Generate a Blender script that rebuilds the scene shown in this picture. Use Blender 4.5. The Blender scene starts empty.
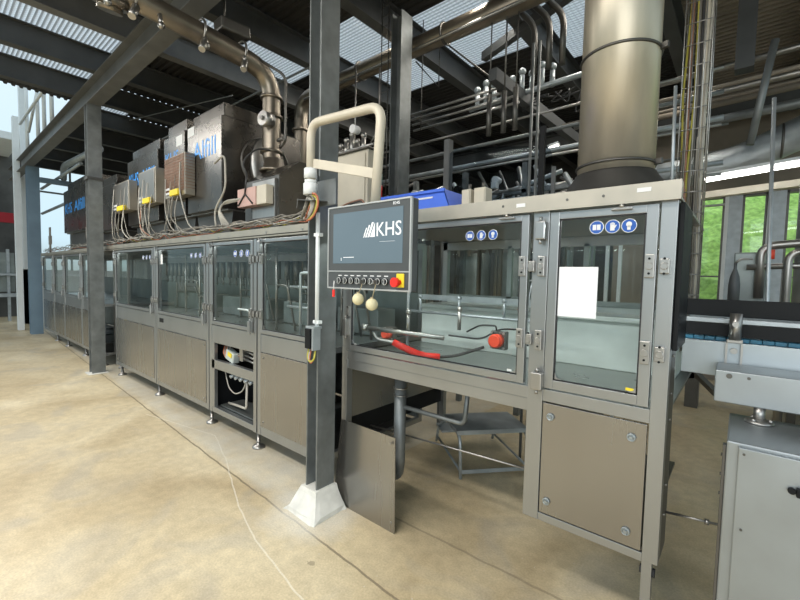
import bpy, bmesh, math, random
from mathutils import Vector, Matrix
random.seed(7)
S = bpy.context.scene
COL = S.collection
PI = math.pi

# ------------------------------------------------------------------ materials
def newmat(name):
    m = bpy.data.materials.new(name); m.use_nodes = True
    nt = m.node_tree
    for n in list(nt.nodes): nt.nodes.remove(n)
    out = nt.nodes.new('ShaderNodeOutputMaterial')
    return m, nt, out

def mat(name, col, rough=.5, metal=0., var=.12, scale=6., stretch=(1, 1, 1), bump=0., rvar=.1, spec=.5, emit=None, estr=0):
    m, nt, out = newmat(name)
    N = nt.nodes; L = nt.links
    p = N.new('ShaderNodeBsdfPrincipled'); L.new(p.outputs[0], out.inputs[0])
    tc = N.new('ShaderNodeTexCoord'); mp = N.new('ShaderNodeMapping'); mp.inputs['Scale'].default_value = stretch
    L.new(tc.outputs['Object'], mp.inputs[0])
    no = N.new('ShaderNodeTexNoise'); no.inputs['Scale'].default_value = scale; no.inputs['Detail'].default_value = 6
    L.new(mp.outputs[0], no.inputs['Vector'])
    r = N.new('ShaderNodeValToRGB')
    a = [max(0, c * (1 - var)) for c in col]; b = [min(1, c * (1 + var)) for c in col]
    r.color_ramp.elements[0].position = .3; r.color_ramp.elements[1].position = .7
    r.color_ramp.elements[0].color = (*a, 1); r.color_ramp.elements[1].color = (*b, 1)
    L.new(no.outputs['Fac'], r.inputs[0]); L.new(r.outputs[0], p.inputs['Base Color'])
    mr = N.new('ShaderNodeMapRange'); mr.inputs[3].default_value = max(.02, rough - rvar); mr.inputs[4].default_value = min(1, rough + rvar)
    L.new(no.outputs['Fac'], mr.inputs[0]); L.new(mr.outputs[0], p.inputs['Roughness'])
    p.inputs['Metallic'].default_value = metal
    p.inputs['Specular IOR Level'].default_value = spec
    if bump:
        bp = N.new('ShaderNodeBump'); bp.inputs['Strength'].default_value = bump; bp.inputs['Distance'].default_value = .01
        L.new(no.outputs['Fac'], bp.inputs['Height']); L.new(bp.outputs[0], p.inputs['Normal'])
    if emit:
        p.inputs['Emission Color'].default_value = (*emit, 1); p.inputs['Emission Strength'].default_value = estr
    return m

def glassmat(name, tint, refl=1.5, rough=.02):
    m, nt, out = newmat(name)
    N = nt.nodes; L = nt.links
    t = N.new('ShaderNodeBsdfTransparent'); t.inputs[0].default_value = (*tint, 1)
    g = N.new('ShaderNodeBsdfGlossy'); g.inputs['Roughness'].default_value = rough
    g.inputs[0].default_value = (.9, 1, .97, 1)
    f = N.new('ShaderNodeFresnel'); f.inputs[0].default_value = refl
    mx = N.new('ShaderNodeMixShader')
    ge = N.new('ShaderNodeNewGeometry'); ms = N.new('ShaderNodeMath'); ms.operation = 'SUBTRACT'; ms.inputs[0].default_value = 1
    L.new(ge.outputs['Backfacing'], ms.inputs[1]); mm = N.new('ShaderNodeMath'); mm.operation = 'MULTIPLY'
    L.new(f.outputs[0], mm.inputs[0]); L.new(ms.outputs[0], mm.inputs[1])
    L.new(mm.outputs[0], mx.inputs[0]); L.new(t.outputs[0], mx.inputs[1]); L.new(g.outputs[0], mx.inputs[2])
    L.new(mx.outputs[0], out.inputs[0])
    return m

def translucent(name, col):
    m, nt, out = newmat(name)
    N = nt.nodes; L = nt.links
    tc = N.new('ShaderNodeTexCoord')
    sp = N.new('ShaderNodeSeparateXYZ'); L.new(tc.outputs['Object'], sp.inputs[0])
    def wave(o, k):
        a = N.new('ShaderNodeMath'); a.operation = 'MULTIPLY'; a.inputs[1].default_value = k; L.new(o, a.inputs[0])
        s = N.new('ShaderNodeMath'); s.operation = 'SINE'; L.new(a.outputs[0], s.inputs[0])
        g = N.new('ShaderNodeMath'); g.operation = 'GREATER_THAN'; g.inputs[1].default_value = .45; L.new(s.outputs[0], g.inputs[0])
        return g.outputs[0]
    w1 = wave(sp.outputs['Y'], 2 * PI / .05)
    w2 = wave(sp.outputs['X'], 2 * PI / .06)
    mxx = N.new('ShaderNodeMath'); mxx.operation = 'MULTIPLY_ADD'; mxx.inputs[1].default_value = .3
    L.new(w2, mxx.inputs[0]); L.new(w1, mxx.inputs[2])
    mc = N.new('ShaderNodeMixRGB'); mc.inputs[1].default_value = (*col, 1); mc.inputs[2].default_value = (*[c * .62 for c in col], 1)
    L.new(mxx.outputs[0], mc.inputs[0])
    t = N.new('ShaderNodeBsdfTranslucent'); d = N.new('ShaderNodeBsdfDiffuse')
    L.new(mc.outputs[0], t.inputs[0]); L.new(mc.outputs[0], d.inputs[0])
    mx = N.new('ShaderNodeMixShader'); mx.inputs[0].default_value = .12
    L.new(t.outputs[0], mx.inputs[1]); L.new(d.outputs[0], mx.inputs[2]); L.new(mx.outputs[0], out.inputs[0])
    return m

def floormat():
    m, nt, out = newmat('polished_concrete')
    N = nt.nodes; L = nt.links
    p = N.new('ShaderNodeBsdfPrincipled'); L.new(p.outputs[0], out.inputs[0])
    ge = N.new('ShaderNodeNewGeometry')
    sp = N.new('ShaderNodeSeparateXYZ'); L.new(ge.outputs['Position'], sp.inputs[0])
    def noise(sc, det=6, dist=0):
        n = N.new('ShaderNodeTexNoise'); n.inputs['Scale'].default_value = sc; n.inputs['Detail'].default_value = det
        n.inputs['Distortion'].default_value = dist; L.new(ge.outputs['Position'], n.inputs['Vector']); return n.outputs['Fac']
    def ramp(f, *st):
        r = N.new('ShaderNodeValToRGB')
        while len(r.color_ramp.elements) < len(st): r.color_ramp.elements.new(.5)
        for e, (q, c) in zip(r.color_ramp.elements, st): e.position = q; e.color = (*c, 1)
        L.new(f, r.inputs[0]); return r.outputs[0]
    def mix(f, a, b, mode='MIX', k=None):
        x = N.new('ShaderNodeMixRGB'); x.blend_type = mode
        if k is None: L.new(f, x.inputs[0])
        else: x.inputs[0].default_value = k
        for i, q in ((1, a), (2, b)):
            if isinstance(q, tuple): x.inputs[i].default_value = (*q, 1)
            else: L.new(q, x.inputs[i])
        return x.outputs[0]
    def M(op, a, b=None, c=None):
        x = N.new('ShaderNodeMath'); x.operation = op
        for i, q in enumerate((a, b, c)):
            if q is None: continue
            if isinstance(q, (int, float)): x.inputs[i].default_value = q
            else: L.new(q, x.inputs[i])
        return x.outputs[0]
    base = ramp(noise(.9, 8, .8), (.3, (.44, .345, .205)), (.5, (.57, .47, .30)), (.7, (.69, .595, .41)))
    fine = ramp(noise(14, 8), (.35, (.82, .82, .82)), (.65, (1.08, 1.08, 1.08)))
    c = mix(None, base, fine, 'MULTIPLY', .6)
    grey = ramp(noise(1.7, 5, 1.2), (.52, (0, 0, 0)), (.68, (1, 1, 1)))
    c = mix(M('MULTIPLY', grey, .35), c, (.36, .34, .30))
    speck = ramp(noise(38, 3), (.70, (0, 0, 0)), (.74, (1, 1, 1)))
    c = mix(M('MULTIPLY', speck, .35), c, (.7, .66, .56))
    X = sp.outputs['X']; Y = sp.outputs['Y']
    wob = M('MULTIPLY', M('SUBTRACT', noise(5, 3), .5), .03)
    def line(a, b, w, x0, x1):      # y = a + b x
        d = M('ABSOLUTE', M('SUBTRACT', M('ADD', Y, wob), M('MULTIPLY_ADD', X, b, a)))
        f = M('LESS_THAN', d, w)
        f = M('MULTIPLY', f, M('GREATER_THAN', X, x0)); return M('MULTIPLY', f, M('LESS_THAN', X, x1))
    c = mix(M('MULTIPLY', line(1.43, -.046, .007, -16, 0), .75), c, (.16, .125, .08))
    for (xa, ya, xb, yb) in ((-3.915, 1.842, -3.311, 1.652), (-3.311, 1.652, -2.524, 1.356), (-2.524, 1.356, -2.163, 1.258), (-2.163, 1.258, -1.2, 1.12), (-5.05, 1.60, -3.9, 1.84)):
        k = (yb-ya)/(xb-xa); c = mix(M('MULTIPLY', line(ya-k*xa, k, .005, xa, xb), .5), c, (.82, .78, .68))
    c = mix(M('MULTIPLY', line(2.05, .03, .008, -2.2, 6), .5), c, (.2, .16, .11))
    # paler band past the joint: greyer floor and painted-in bluish reflection, dusty mortar round the column base
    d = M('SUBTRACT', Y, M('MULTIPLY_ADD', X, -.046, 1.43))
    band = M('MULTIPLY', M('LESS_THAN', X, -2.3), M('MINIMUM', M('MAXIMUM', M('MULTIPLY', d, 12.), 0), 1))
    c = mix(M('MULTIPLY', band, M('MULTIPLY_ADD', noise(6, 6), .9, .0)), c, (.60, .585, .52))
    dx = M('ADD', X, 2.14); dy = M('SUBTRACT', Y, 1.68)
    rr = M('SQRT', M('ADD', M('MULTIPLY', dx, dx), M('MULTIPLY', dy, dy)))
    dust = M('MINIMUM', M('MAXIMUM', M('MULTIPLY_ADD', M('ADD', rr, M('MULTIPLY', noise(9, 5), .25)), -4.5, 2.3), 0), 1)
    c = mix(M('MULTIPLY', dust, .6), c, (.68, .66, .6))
    st = M('LESS_THAN', M('ADD', M('SQRT', M('ADD', M('POWER', M('ADD', X, 1.75), 2), M('POWER', M('SUBTRACT', Y, 1.36), 2))), M('MULTIPLY', noise(30, 4), .06)), .05)
    c = mix(M('MULTIPLY', st, .5), c, (.16, .13, .09))
    grit = ramp(noise(90, 4), (.3, (.80, .80, .80)), (.7, (1.12, 1.12, 1.12))); c = mix(None, c, grit, 'MULTIPLY', .7)
    L.new(c, p.inputs['Base Color'])
    mr = N.new('ShaderNodeMapRange'); mr.inputs[3].default_value = .28; mr.inputs[4].default_value = .55
    L.new(noise(2.3, 6), mr.inputs[0]); L.new(mr.outputs[0], p.inputs['Roughness'])
    p.inputs['Specular IOR Level'].default_value = .35
    bp = N.new('ShaderNodeBump'); bp.inputs['Strength'].default_value = .12; bp.inputs['Distance'].default_value = .01
    L.new(noise(20, 5), bp.inputs['Height']); L.new(bp.outputs[0], p.inputs['Normal'])
    return m

ST = dict(stretch=(1, 1, .06))
M = {
 'steel': mat('brushed_stainless', (.38, .37, .35), .34, .9, .07, 30, **ST),
 'panel': mat('stainless_panel', (.34, .33, .31), .27, .93, .025, 8, stretch=(1, 1, .08), rvar=.025),
 'frame': mat('satin_frame_steel', (.37, .38, .38), .34, .86, .05, 5, stretch=(1, 1, .2), rvar=.05),
 'darksteel': mat('dull_dark_steel', (.14, .135, .125), .42, .8, .15, 5),
 'boxsteel': mat('control_case_steel', (.105, .098, .088), .28, .85, .12, 3),
 'tubesteel': mat('warm_pipe_steel', (.27, .235, .19), .36, .85, .15, 7),
 'railsteel': mat('warm_rail_steel', (.47, .43, .36), .42, .8, .08, 7),
 'duct': mat('duct_stainless', (.58, .52, .41), .40, .7, .14, 9, stretch=(1, 1, .25), bump=.04),
 'beam': mat('grey_painted_steel', (.15, .155, .155), .55, .1, .18, 4),
 'purlin': mat('dark_purlin_paint', (.075, .08, .082), .6, .1, .2, 3),
 'galv': mat('galvanised_steel', (.19, .205, .205), .45, .5, .2, 9, bump=.04),
 'skytintsteel': mat('sky_tinted_column_steel', (.17, .25, .32), .45, .2, .12, 3),  # plain steel, blue of the sky light put into its colour
 'galv2': mat('bright_galvanised_steel', (.40, .44, .46), .42, .6, .15, 9),
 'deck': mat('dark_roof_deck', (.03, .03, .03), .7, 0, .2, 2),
 'wall': mat('dark_hall_cladding', (.10, .10, .095), .8, 0, .5, 1.2),
 'white': mat('white_paint', (.75, .78, .78), .5, 0, .04),
 'paper': mat('white_paper', (.82, .83, .85), .8, 0, .01),
 'plinth': mat('white_mortar', (.66, .65, .60), .85, 0, .12, 12, bump=.4),
 'black': mat('black_plastic', (.008, .009, .010), .5, 0, .2, 8, spec=.2),
 'rubber': mat('black_rubber', (.02, .02, .022), .6, 0, .2, 8),
 'hmi': mat('charcoal_bezel', (.075, .082, .085), .45, .2, .06, 8),
 'hmiedge': mat('light_bezel_edge', (.50, .51, .50), .4, .5, .05),
 'screen': mat('screen_glass', (.095, .13, .155), .12, 0, .05, 2, spec=.6, emit=(.10, .14, .17), estr=.25),
 'lite': mat('white_print', (.8, .82, .84), .4, 0, .02, emit=(.6, .62, .65), estr=.25),
 'print': mat('white_label_print', (.75, .76, .76), .6, 0, .02),
 'red': mat('red_plastic', (.80, .02, .012), .4, 0, .08),
 'orangered': mat('red_cap_plastic', (.75, .07, .03), .35, 0, .06),
 'green': mat('green_lens', (.02, .18, .08), .3, 0, .1),
 'yellow': mat('yellow_plastic', (.8, .62, .03), .45, 0, .06),
 'blue': mat('blue_plastic_bin', (.06, .16, .72), .4, 0, .1, 4),
 'signblue': mat('sign_blue', (.02, .10, .42), .4, 0, .03),
 'textblue': mat('bright_blue_lettering', (.04, .32, .85), .45, 0, .05),
 'beige': mat('beige_enamel', (.58, .53, .43), .5, .1, .08, 5),
 'pink': mat('pinkish_plastic', (.55, .36, .32), .6, 0, .1, 6),
 'copper': mat('copper_mesh_wiring', (.35, .19, .13), .5, .3, .25, 40),
 'wood': mat('pale_wood', (.66, .60, .38), .55, 0, .12, 12),
 'string': mat('tan_string', (.4, .33, .2), .8, 0, .1),
 'cable': mat('grey_cable', (.20, .185, .155), .55, 0, .15, 12),
 'cablew': mat('pale_cable', (.42, .40, .35), .55, 0, .1, 12),
 'cableo': mat('orange_cable', (.42, .13, .06), .5, 0, .1, 12),
 'cabley': mat('yellow_green_cable', (.42, .38, .06), .5, 0, .1, 12),
 'cabled': mat('dark_cable', (.03, .03, .03), .5, 0, .1, 12),
 'chain': mat('blue_conveyor_chain', (.015, .11, .18), .45, 0, .35, 60),
 'convside': mat('conveyor_side_steel', (.38, .42, .44), .38, .8, .06, 6),
 'cabface': mat('cabinet_face_steel', (.34, .37, .385), .40, .75, .06, 5),
 'pale': mat('pale_machine_enamel', (.55, .60, .57), .5, .2, .12, 4),
 'inner': mat('inner_machine_steel', (.24, .27, .26), .4, .6, .3, 2.5),
 'deckpan': mat('wet_deck_steel', (.24, .26, .25), .3, .7, .2, 5),
 'glass': glassmat('door_glass', (.955, .975, .97), 1.38),
 'screenglass': glassmat('smoked_guard_glass', (.72, .76, .80), 1.12),
 'window': glassmat('window_glass', (.9, .95, .93)),
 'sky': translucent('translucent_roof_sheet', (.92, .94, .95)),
 'grass': mat('grass_slope', (.52, .86, .20), .9, 0, .4, 9.0, bump=.8),
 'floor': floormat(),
 'lamp': mat('lit_tube', (1, 1, 1), .5, 0, 0, emit=(1, .97, .92), estr=9),
 'bulb': mat('lit_small_lamp', (1, 1, 1), .5, 0, 0, emit=(1, .95, .8), estr=5),
 'darkred': mat('red_tarp', (.35, .01, .02), .6, 0, .1),
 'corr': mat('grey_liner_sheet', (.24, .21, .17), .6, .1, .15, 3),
}

# ------------------------------------------------------------------ geometry
class MB:
    def __init__(s): s.bm = bmesh.new(); s.sm = False
    def box(s, x0, x1, y0, y1, z0, z1, bev=0.):
        b = bmesh.new()
        bmesh.ops.create_cube(b, size=1, matrix=Matrix.Translation(((x0+x1)/2, (y0+y1)/2, (z0+z1)/2)) @ Matrix.Diagonal((abs(x1-x0), abs(y1-y0), abs(z1-z0), 1)))
        if bev: bmesh.ops.bevel(b, geom=b.edges[:], offset=bev, segments=2, profile=.5, affect='EDGES')
        return s._merge(b)
    def _merge(s, b, smooth=False):
        if smooth:
            for f in b.faces: f.smooth = True
        me = bpy.data.meshes.new('t'); b.to_mesh(me); b.free(); s.bm.from_mesh(me); bpy.data.meshes.remove(me); return s
    def obox(s, c, size, rot=(0, 0, 0), bev=0.):
        from mathutils import Euler
        b = bmesh.new()
        bmesh.ops.create_cube(b, size=1, matrix=Matrix.Diagonal((*size, 1)))
        if bev: bmesh.ops.bevel(b, geom=b.edges[:], offset=bev, segments=2, profile=.5, affect='EDGES')
        b.transform(Matrix.Translation(c) @ Euler(rot).to_matrix().to_4x4()); return s._merge(b)
    def cyl(s, p0, p1, r, r2=None, n=20, caps=True):
        p0 = Vector(p0); p1 = Vector(p1); d = p1 - p0
        b = bmesh.new()
        q = d.to_track_quat('Z', 'Y').to_matrix().to_4x4()
        bmesh.ops.create_cone(b, cap_ends=caps, segments=n, radius1=r, radius2=r if r2 is None else r2, depth=d.length,
                              matrix=Matrix.Translation((p0+p1)/2) @ q)
        for f in b.faces:
            if len(f.verts) == 4: f.smooth = True
        return s._merge(b)
    def sph(s, c, r, sc=(1, 1, 1), n=16):
        b = bmesh.new(); bmesh.ops.create_uvsphere(b, u_segments=n, v_segments=n*2//3, radius=r, matrix=Matrix.Translation(c) @ Matrix.Diagonal((*sc, 1)))
        return s._merge(b, True)
    def beam(s, p0, p1, w, h, bev=0.):      # rectangular bar between two points, h vertical-ish
        p0 = Vector(p0); p1 = Vector(p1); d = p1 - p0
        z = d.normalized(); up = Vector((0, 0, 1)) if abs(z.z) < .95 else Vector((0, 1, 0))
        x = up.cross(z).normalized(); y = z.cross(x)
        R = Matrix((x, y, z)).transposed().to_4x4()
        b = bmesh.new(); bmesh.ops.create_cube(b, size=1, matrix=Matrix.Diagonal((w, h, d.length, 1)))
        if bev: bmesh.ops.bevel(b, geom=b.edges[:], offset=bev, segments=1, profile=.5, affect='EDGES')
        b.transform(Matrix.Translation((p0+p1)/2) @ R); return s._merge(b)
    def tube(s, pts, r, n=10, rad=None):
        pts = [Vector(p) for p in pts]
        if rad:                                                   # rounded corners
            q = [pts[0]]
            for i in range(1, len(pts)-1):
                a, b_, c = pts[i-1], pts[i], pts[i+1]
                d1 = (a-b_); d2 = (c-b_); t = min(rad, d1.length*.49, d2.length*.49)
                s1 = b_ + d1.normalized()*t; s2 = b_ + d2.normalized()*t
                for k in range(7):
                    u = k/6; q.append(s1*(1-u)**2 + b_*2*u*(1-u) + s2*u*u)
            q.append(pts[-1]); pts = q
        b = bmesh.new(); rings = []
        tan = []
        for i in range(len(pts)):
            t = (pts[min(i+1, len(pts)-1)] - pts[max(i-1, 0)]).normalized(); tan.append(t)
        up = Vector((0, 0, 1)) if abs(tan[0].z) < .9 else Vector((1, 0, 0))
        nrm = (up - tan[0]*up.dot(tan[0])).normalized()
        for p, t in zip(pts, tan):
            nrm = (nrm - t*nrm.dot(t)).normalized(); bi = t.cross(nrm)
            rings.append([b.verts.new(p + (nrm*math.cos(2*PI*k/n) + bi*math.sin(2*PI*k/n))*r) for k in range(n)])
        for a, c in zip(rings, rings[1:]):
            for k in range(n):
                f = b.faces.new((a[k], a[(k+1) % n], c[(k+1) % n], c[k])); f.smooth = True
        b.faces.new(rings[0][::-1]); b.faces.new(rings[-1])
        return s._merge(b)
    def prism(s, poly, axis, a0, a1):       # polygon in the two other axes
        b = bmesh.new()
        def P(u, v, w):
            return {'x': (w, u, v), 'y': (u, w, v), 'z': (u, v, w)}[axis]
        A = [b.verts.new(P(u, v, a0)) for u, v in poly]; B = [b.verts.new(P(u, v, a1)) for u, v in poly]
        n = len(poly)
        b.faces.new(A); b.faces.new(B[::-1])
        for k in range(n): b.faces.new((A[k], B[k], B[(k+1) % n], A[(k+1) % n]))
        bmesh.ops.recalc_face_normals(b, faces=b.faces[:]); return s._merge(b)
    def lathe(s, c, prof, n=28):            # prof: (r, z)
        b = bmesh.new(); rings = []
        for r, z in prof: rings.append([b.verts.new((c[0]+r*math.cos(2*PI*k/n), c[1]+r*math.sin(2*PI*k/n), c[2]+z)) for k in range(n)])
        for a, d in zip(rings, rings[1:]):
            for k in range(n):
                f = b.faces.new((a[k], a[(k+1) % n], d[(k+1) % n], d[k])); f.smooth = True
        b.faces.new(rings[0][::-1]); b.faces.new(rings[-1]); bmesh.ops.recalc_face_normals(b, faces=b.faces[:])
        return s._merge(b)
    def torus(s, c, R, r, axis='z', n=28, m=8):
        b = bmesh.new(); rings = []
        for i in range(n):
            a = 2*PI*i/n; rg = []
            for j in range(m):
                t = 2*PI*j/m; u = (R+r*math.cos(t))*math.cos(a); v = (R+r*math.cos(t))*math.sin(a); w = r*math.sin(t)
                p = {'z': (u, v, w), 'y': (u, w, v), 'x': (w, u, v)}[axis]
                rg.append(b.verts.new(Vector(c)+Vector(p)))
            rings.append(rg)
        for i in range(n):
            for j in range(m):
                f = b.faces.new((rings[i][j], rings[(i+1) % n][j], rings[(i+1) % n][(j+1) % m], rings[i][(j+1) % m])); f.smooth = True
        bmesh.ops.recalc_face_normals(b, faces=b.faces[:]); return s._merge(b)
    def ibeam(s, p0, p1, w, h, t=.012):
        p0 = Vector(p0); p1 = Vector(p1); d = (p1-p0).normalized()
        up = Vector((0, 0, 1)) if abs(d.z) < .9 else Vector((1, 0, 0))     # upright columns: flanges face +-X
        o = up*(h/2-t/2)
        b = []
        for q, ww, hh in ((o, w, t), (-o, w, t), (Vector((0, 0, 0)), t*.8, h-t)):
            z = d; x = up.cross(z).normalized(); y = z.cross(x)
            R = Matrix((x, y, z)).transposed().to_4x4()
            bb = bmesh.new(); bmesh.ops.create_cube(bb, size=1, matrix=Matrix.Diagonal((ww, hh, (p1-p0).length, 1)))
            bb.transform(Matrix.Translation((p0+p1)/2+q) @ R); s._merge(bb)
        return s
    def build(s, name, m, parent=None, **tags):
        me = bpy.data.meshes.new(name); bm = s.bm
        if parent is None:
            xs = [v.co for v in bm.verts]
            lo = [min(v[i] for v in xs) for i in range(3)]; hi = [max(v[i] for v in xs) for i in range(3)]
            o = Vector(((lo[0]+hi[0])/2, (lo[1]+hi[1])/2, lo[2]))
        else: o = parent['org']; o = Vector(o)
        for v in bm.verts: v.co -= o
        bm.to_mesh(me); bm.free(); me.materials.append(m)
        ob = bpy.data.objects.new(name, me); COL.objects.link(ob)
        if parent is None: ob.location = o
        else: ob.parent = parent
        ob['org'] = tuple(o)
        for k, v in tags.items(): ob[k] = v
        return ob

def thing(name, loc, label, cat, group=None):
    o = bpy.data.objects.new(name, None); COL.objects.link(o); o.location = loc; o['org'] = tuple(loc)
    o.empty_display_size = .1
    o['label'] = label; o['category'] = cat
    if group: o['group'] = group
    return o
def T(label, cat, group=None):
    d = {'label': label, 'category': cat}
    if group: d['group'] = group
    return d
STR = {'kind': 'structure'}
def dup(root, delta, label, group=None):
    def cp(o, par):
        c = o.copy(); COL.objects.link(c)
        if par: c.parent = par
        for ch in o.children: cp(ch, c)
        return c
    r = cp(root, None); r.location = Vector(root.location) + Vector(delta); r['label'] = label
    if group: r['group'] = group
    return r

def text(s, x0, x1, z0, z1, y, m, parent, name='lettering', depth=.0015, **tags):
    cu = bpy.data.curves.new('t', 'FONT'); cu.body = s; cu.extrude = .02; cu.resolution_u = 3
    ob = bpy.data.objects.new('t', cu); COL.objects.link(ob)
    bpy.context.view_layer.update()
    me = bpy.data.meshes.new_from_object(ob.evaluated_get(bpy.context.evaluated_depsgraph_get()))
    bpy.data.objects.remove(ob)
    xs = [v.co.x for v in me.vertices]; ys = [v.co.y for v in me.vertices]
    a, b, c, d = min(xs), max(xs), min(ys), max(ys)
    g = MB(); bm = g.bm; bm.from_mesh(me); bpy.data.meshes.remove(me)
    for v in bm.verts:
        u = (v.co.x-a)/(b-a); w = (v.co.y-c)/(d-c); e = 0 if v.co.z < 0 else 1
        v.co = (x0+u*(x1-x0), y-(depth if e else 0), z0+w*(z1-z0))
    return g.build(name, m, parent, **tags)

# ------------------------------------------------------------------ setting: floor, walls, roof
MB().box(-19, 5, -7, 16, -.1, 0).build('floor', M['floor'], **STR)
PX = [-8.4, -7.15, -5.87, -4.6, -3.28, -2.03, -.75, .55, 1.85, 3.15]
ZR = 4.725
def corr(x0, x1, y0, y1, name, m):
    b = MB(); bm = b.bm; y = y0; prof = []; p = .1
    hz = .012 if m is M['sky'] else .03; p = .05 if m is M['sky'] else .1
    while y < y1 - 1e-6:
        for dy, z in ((0, 0), (.35*p, 0), (.5*p, hz), (.85*p, hz)):
            if y+dy <= y1: prof.append((y+dy, z))
        y += p
    prof.append((y1, 0))
    top = [(a, z+.004) for a, z in prof]
    for lst, fl in ((prof, False), (top, True)):
        A = [bm.verts.new((x0, a, ZR+z)) for a, z in lst]; B = [bm.verts.new((x1, a, ZR+z)) for a, z in lst]
        for i in range(len(A)-1):
            f = (A[i], B[i], B[i+1], A[i+1]); bm.faces.new(f if fl else f[::-1])
    return b.build(name, m, **STR)
sky = {(-7.15): [(-4, 1.98)], (-8.4): [(-4, 1.98)], (-9.7): [(2.0, 2.75)], (-5.87): [(2.05, 4.0)], (-4.6): [(3.45, 5.4)], (-3.28): [(3.9, 5.35)], (-2.03): [(3.7, 6.0)]}
edges = [-9.7] + PX
k = 1; ks = 1
for a, b in zip(edges, edges[1:]):
    cur = -4.0
    for (s0, s1) in sky.get(a, []):
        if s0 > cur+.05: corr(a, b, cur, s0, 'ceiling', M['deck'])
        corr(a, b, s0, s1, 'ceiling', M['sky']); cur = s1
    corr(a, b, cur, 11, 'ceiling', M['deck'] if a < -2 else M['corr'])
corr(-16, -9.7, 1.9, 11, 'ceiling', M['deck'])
for i, x in enumerate([-14.9, -13.6, -12.3, -11, -9.7]):
    MB().ibeam((x, 1.86, 4.56), (x, 10.9, 4.56), .14, .32).build('roof_purlin', M['purlin'], **T('dark steel purlin of the far left roof bays over the machine line', 'beam', 'far roof purlins'))
for i, x in enumerate(PX):
    near = x in (-8.4, -7.15, -5.87)
    lab = ['dark steel roof purlin at the outer end of the left skylights', 'dark steel roof purlin between the two left skylight strips', 'grey steel roof purlin crossing right of the left skylight strips',
           'dark roof purlin running above the vertical pipe elbow', 'dark roof purlin left of the bright lattice skylight behind the main column',
           'thick dark roof purlin right of the large lattice skylight', 'dark roof purlin hidden mostly behind the big round duct', 'roof purlin above the wire basket cable riser', 'roof purlin at the upper right edge', 'roof purlin beyond the upper right edge'][i]
    MB().ibeam((x, -4, 4.56), (x, 10.9, 4.56), .14, .32).build('roof_purlin', M['purlin'] if x != -5.87 else M['beam'], **T(lab, 'beam'))
# main girder along the machine line + columns
MB().ibeam((-16, 1.76, 4.25), (4.5, 1.76, 4.25), .18, .3).build('roof_girder', M['beam'], **T('long grey steel girder carried by the column row above the machine', 'beam'))
MB().ibeam((-16, 8, 4.25), (4.5, 8, 4.25), .18, .3).build('roof_girder', M['purlin'], **T('dark far girder deep in the hall under the roof', 'beam'))

def column(x0, x1, y0, y1, z1, label, m, plinth=True, baseplate=False):
    c = thing('steel_column', ((x0+x1)/2, (y0+y1)/2, 0), label, 'column')
    b = MB(); t = .012
    b.box(x0, x0+t, y0, y1, 0.0, z1); b.box(x1-t, x1, y0, y1, 0.0, z1); b.box(x0+t, x1-t, (y0+y1)/2-.005, (y0+y1)/2+.005, 0.0, z1)
    b.build('shaft', m, c)
    return c
cm = column(-2.22, -2.10, 1.67, 1.82, 4.1, 'grey steel column standing in a white mortar base before the screen', M['galv'])
# mortar plinth
b = bmesh.new(); ring = []
for (dx, dy, z) in ((.10, .10, 0), (.085, .085, .03), (.035, .03, .13), (.02, .02, .165)):
    pts = []
    for sx, sy in ((-1, -1), (1, -1), (1, 1), (-1, 1)):
        for q in range(3):
            jx = random.uniform(-.012, .012) if z < .1 else random.uniform(-.004, .004)
            cx = (-2.22-dx, -2.10+dx)[sx > 0]; cy = (1.67-dy, 1.82+dy*.3)[sy > 0]
            ax = [(0, sy*-.03), (0, 0), (-sx*.03, 0)] if sx*sy > 0 else [(-sx*.03, 0), (0, 0), (0, -sy*.03)]
            pts.append((cx+ax[q][0]+jx, cy+ax[q][1]+jx, z))
    ring.append([b.verts.new(p) for p in pts])
for A, B in zip(ring, ring[1:]):
    for q in range(12):
        f = b.faces.new((A[q], A[(q+1) % 12], B[(q+1) % 12], B[q])); f.smooth = False
b.faces.new(ring[0][::-1]); b.faces.new(ring[-1]); bmesh.ops.recalc_face_normals(b, faces=b.faces[:])
g = MB(); g._merge(b); g.build('mortar_base', M['plinth'], cm, label='rough white mortar base')
b = MB(); b.box(-2.215, -2.11, 1.655, 1.69, 2.17, 2.24); b.box(-2.22, -1.93, 1.655, 1.667, 2.04, 2.20, .002); b.build('bracket_plate', M['galv'], cm)
c2 = column(-7.75, -7.6, 1.67, 1.85, 4.1, 'grey steel column left of the first glazed doors with thin mortar foot', M['galv'])
MB().box(-7.80, -7.55, 1.62, 1.88, 0, .012, .004).build('mortar_base', M['plinth'], c2)
b = MB(); b.box(-7.77, -7.58, 1.655, 1.865, 2.98, 3.02); b.build('clamp', M['darksteel'], c2)
c3 = column(-13.5, -13.3, 1.72, 1.955, 4.1, 'bluish steel column at the far left end of the machine line', M['skytintsteel'])
c4 = column(-3.0, -2.86, 3.32, 3.50, 4.4, 'grey steel column behind the screen support with wire ladder', M['galv'])
b = MB()
for x in (-3.12, -3.02): b.cyl((x, 3.30, 2.1), (x, 3.30, 4.6), .006, n=6)
for q in range(26): b.cyl((-3.13, 3.30, 2.1+q*.1), (-3.01, 3.30, 2.1+q*.1), .004, n=5)
b.build('cable_ladder', M['darksteel'], **T('narrow wire cable ladder fixed to the left of the rear grey column', 'cable ladder'))
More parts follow.
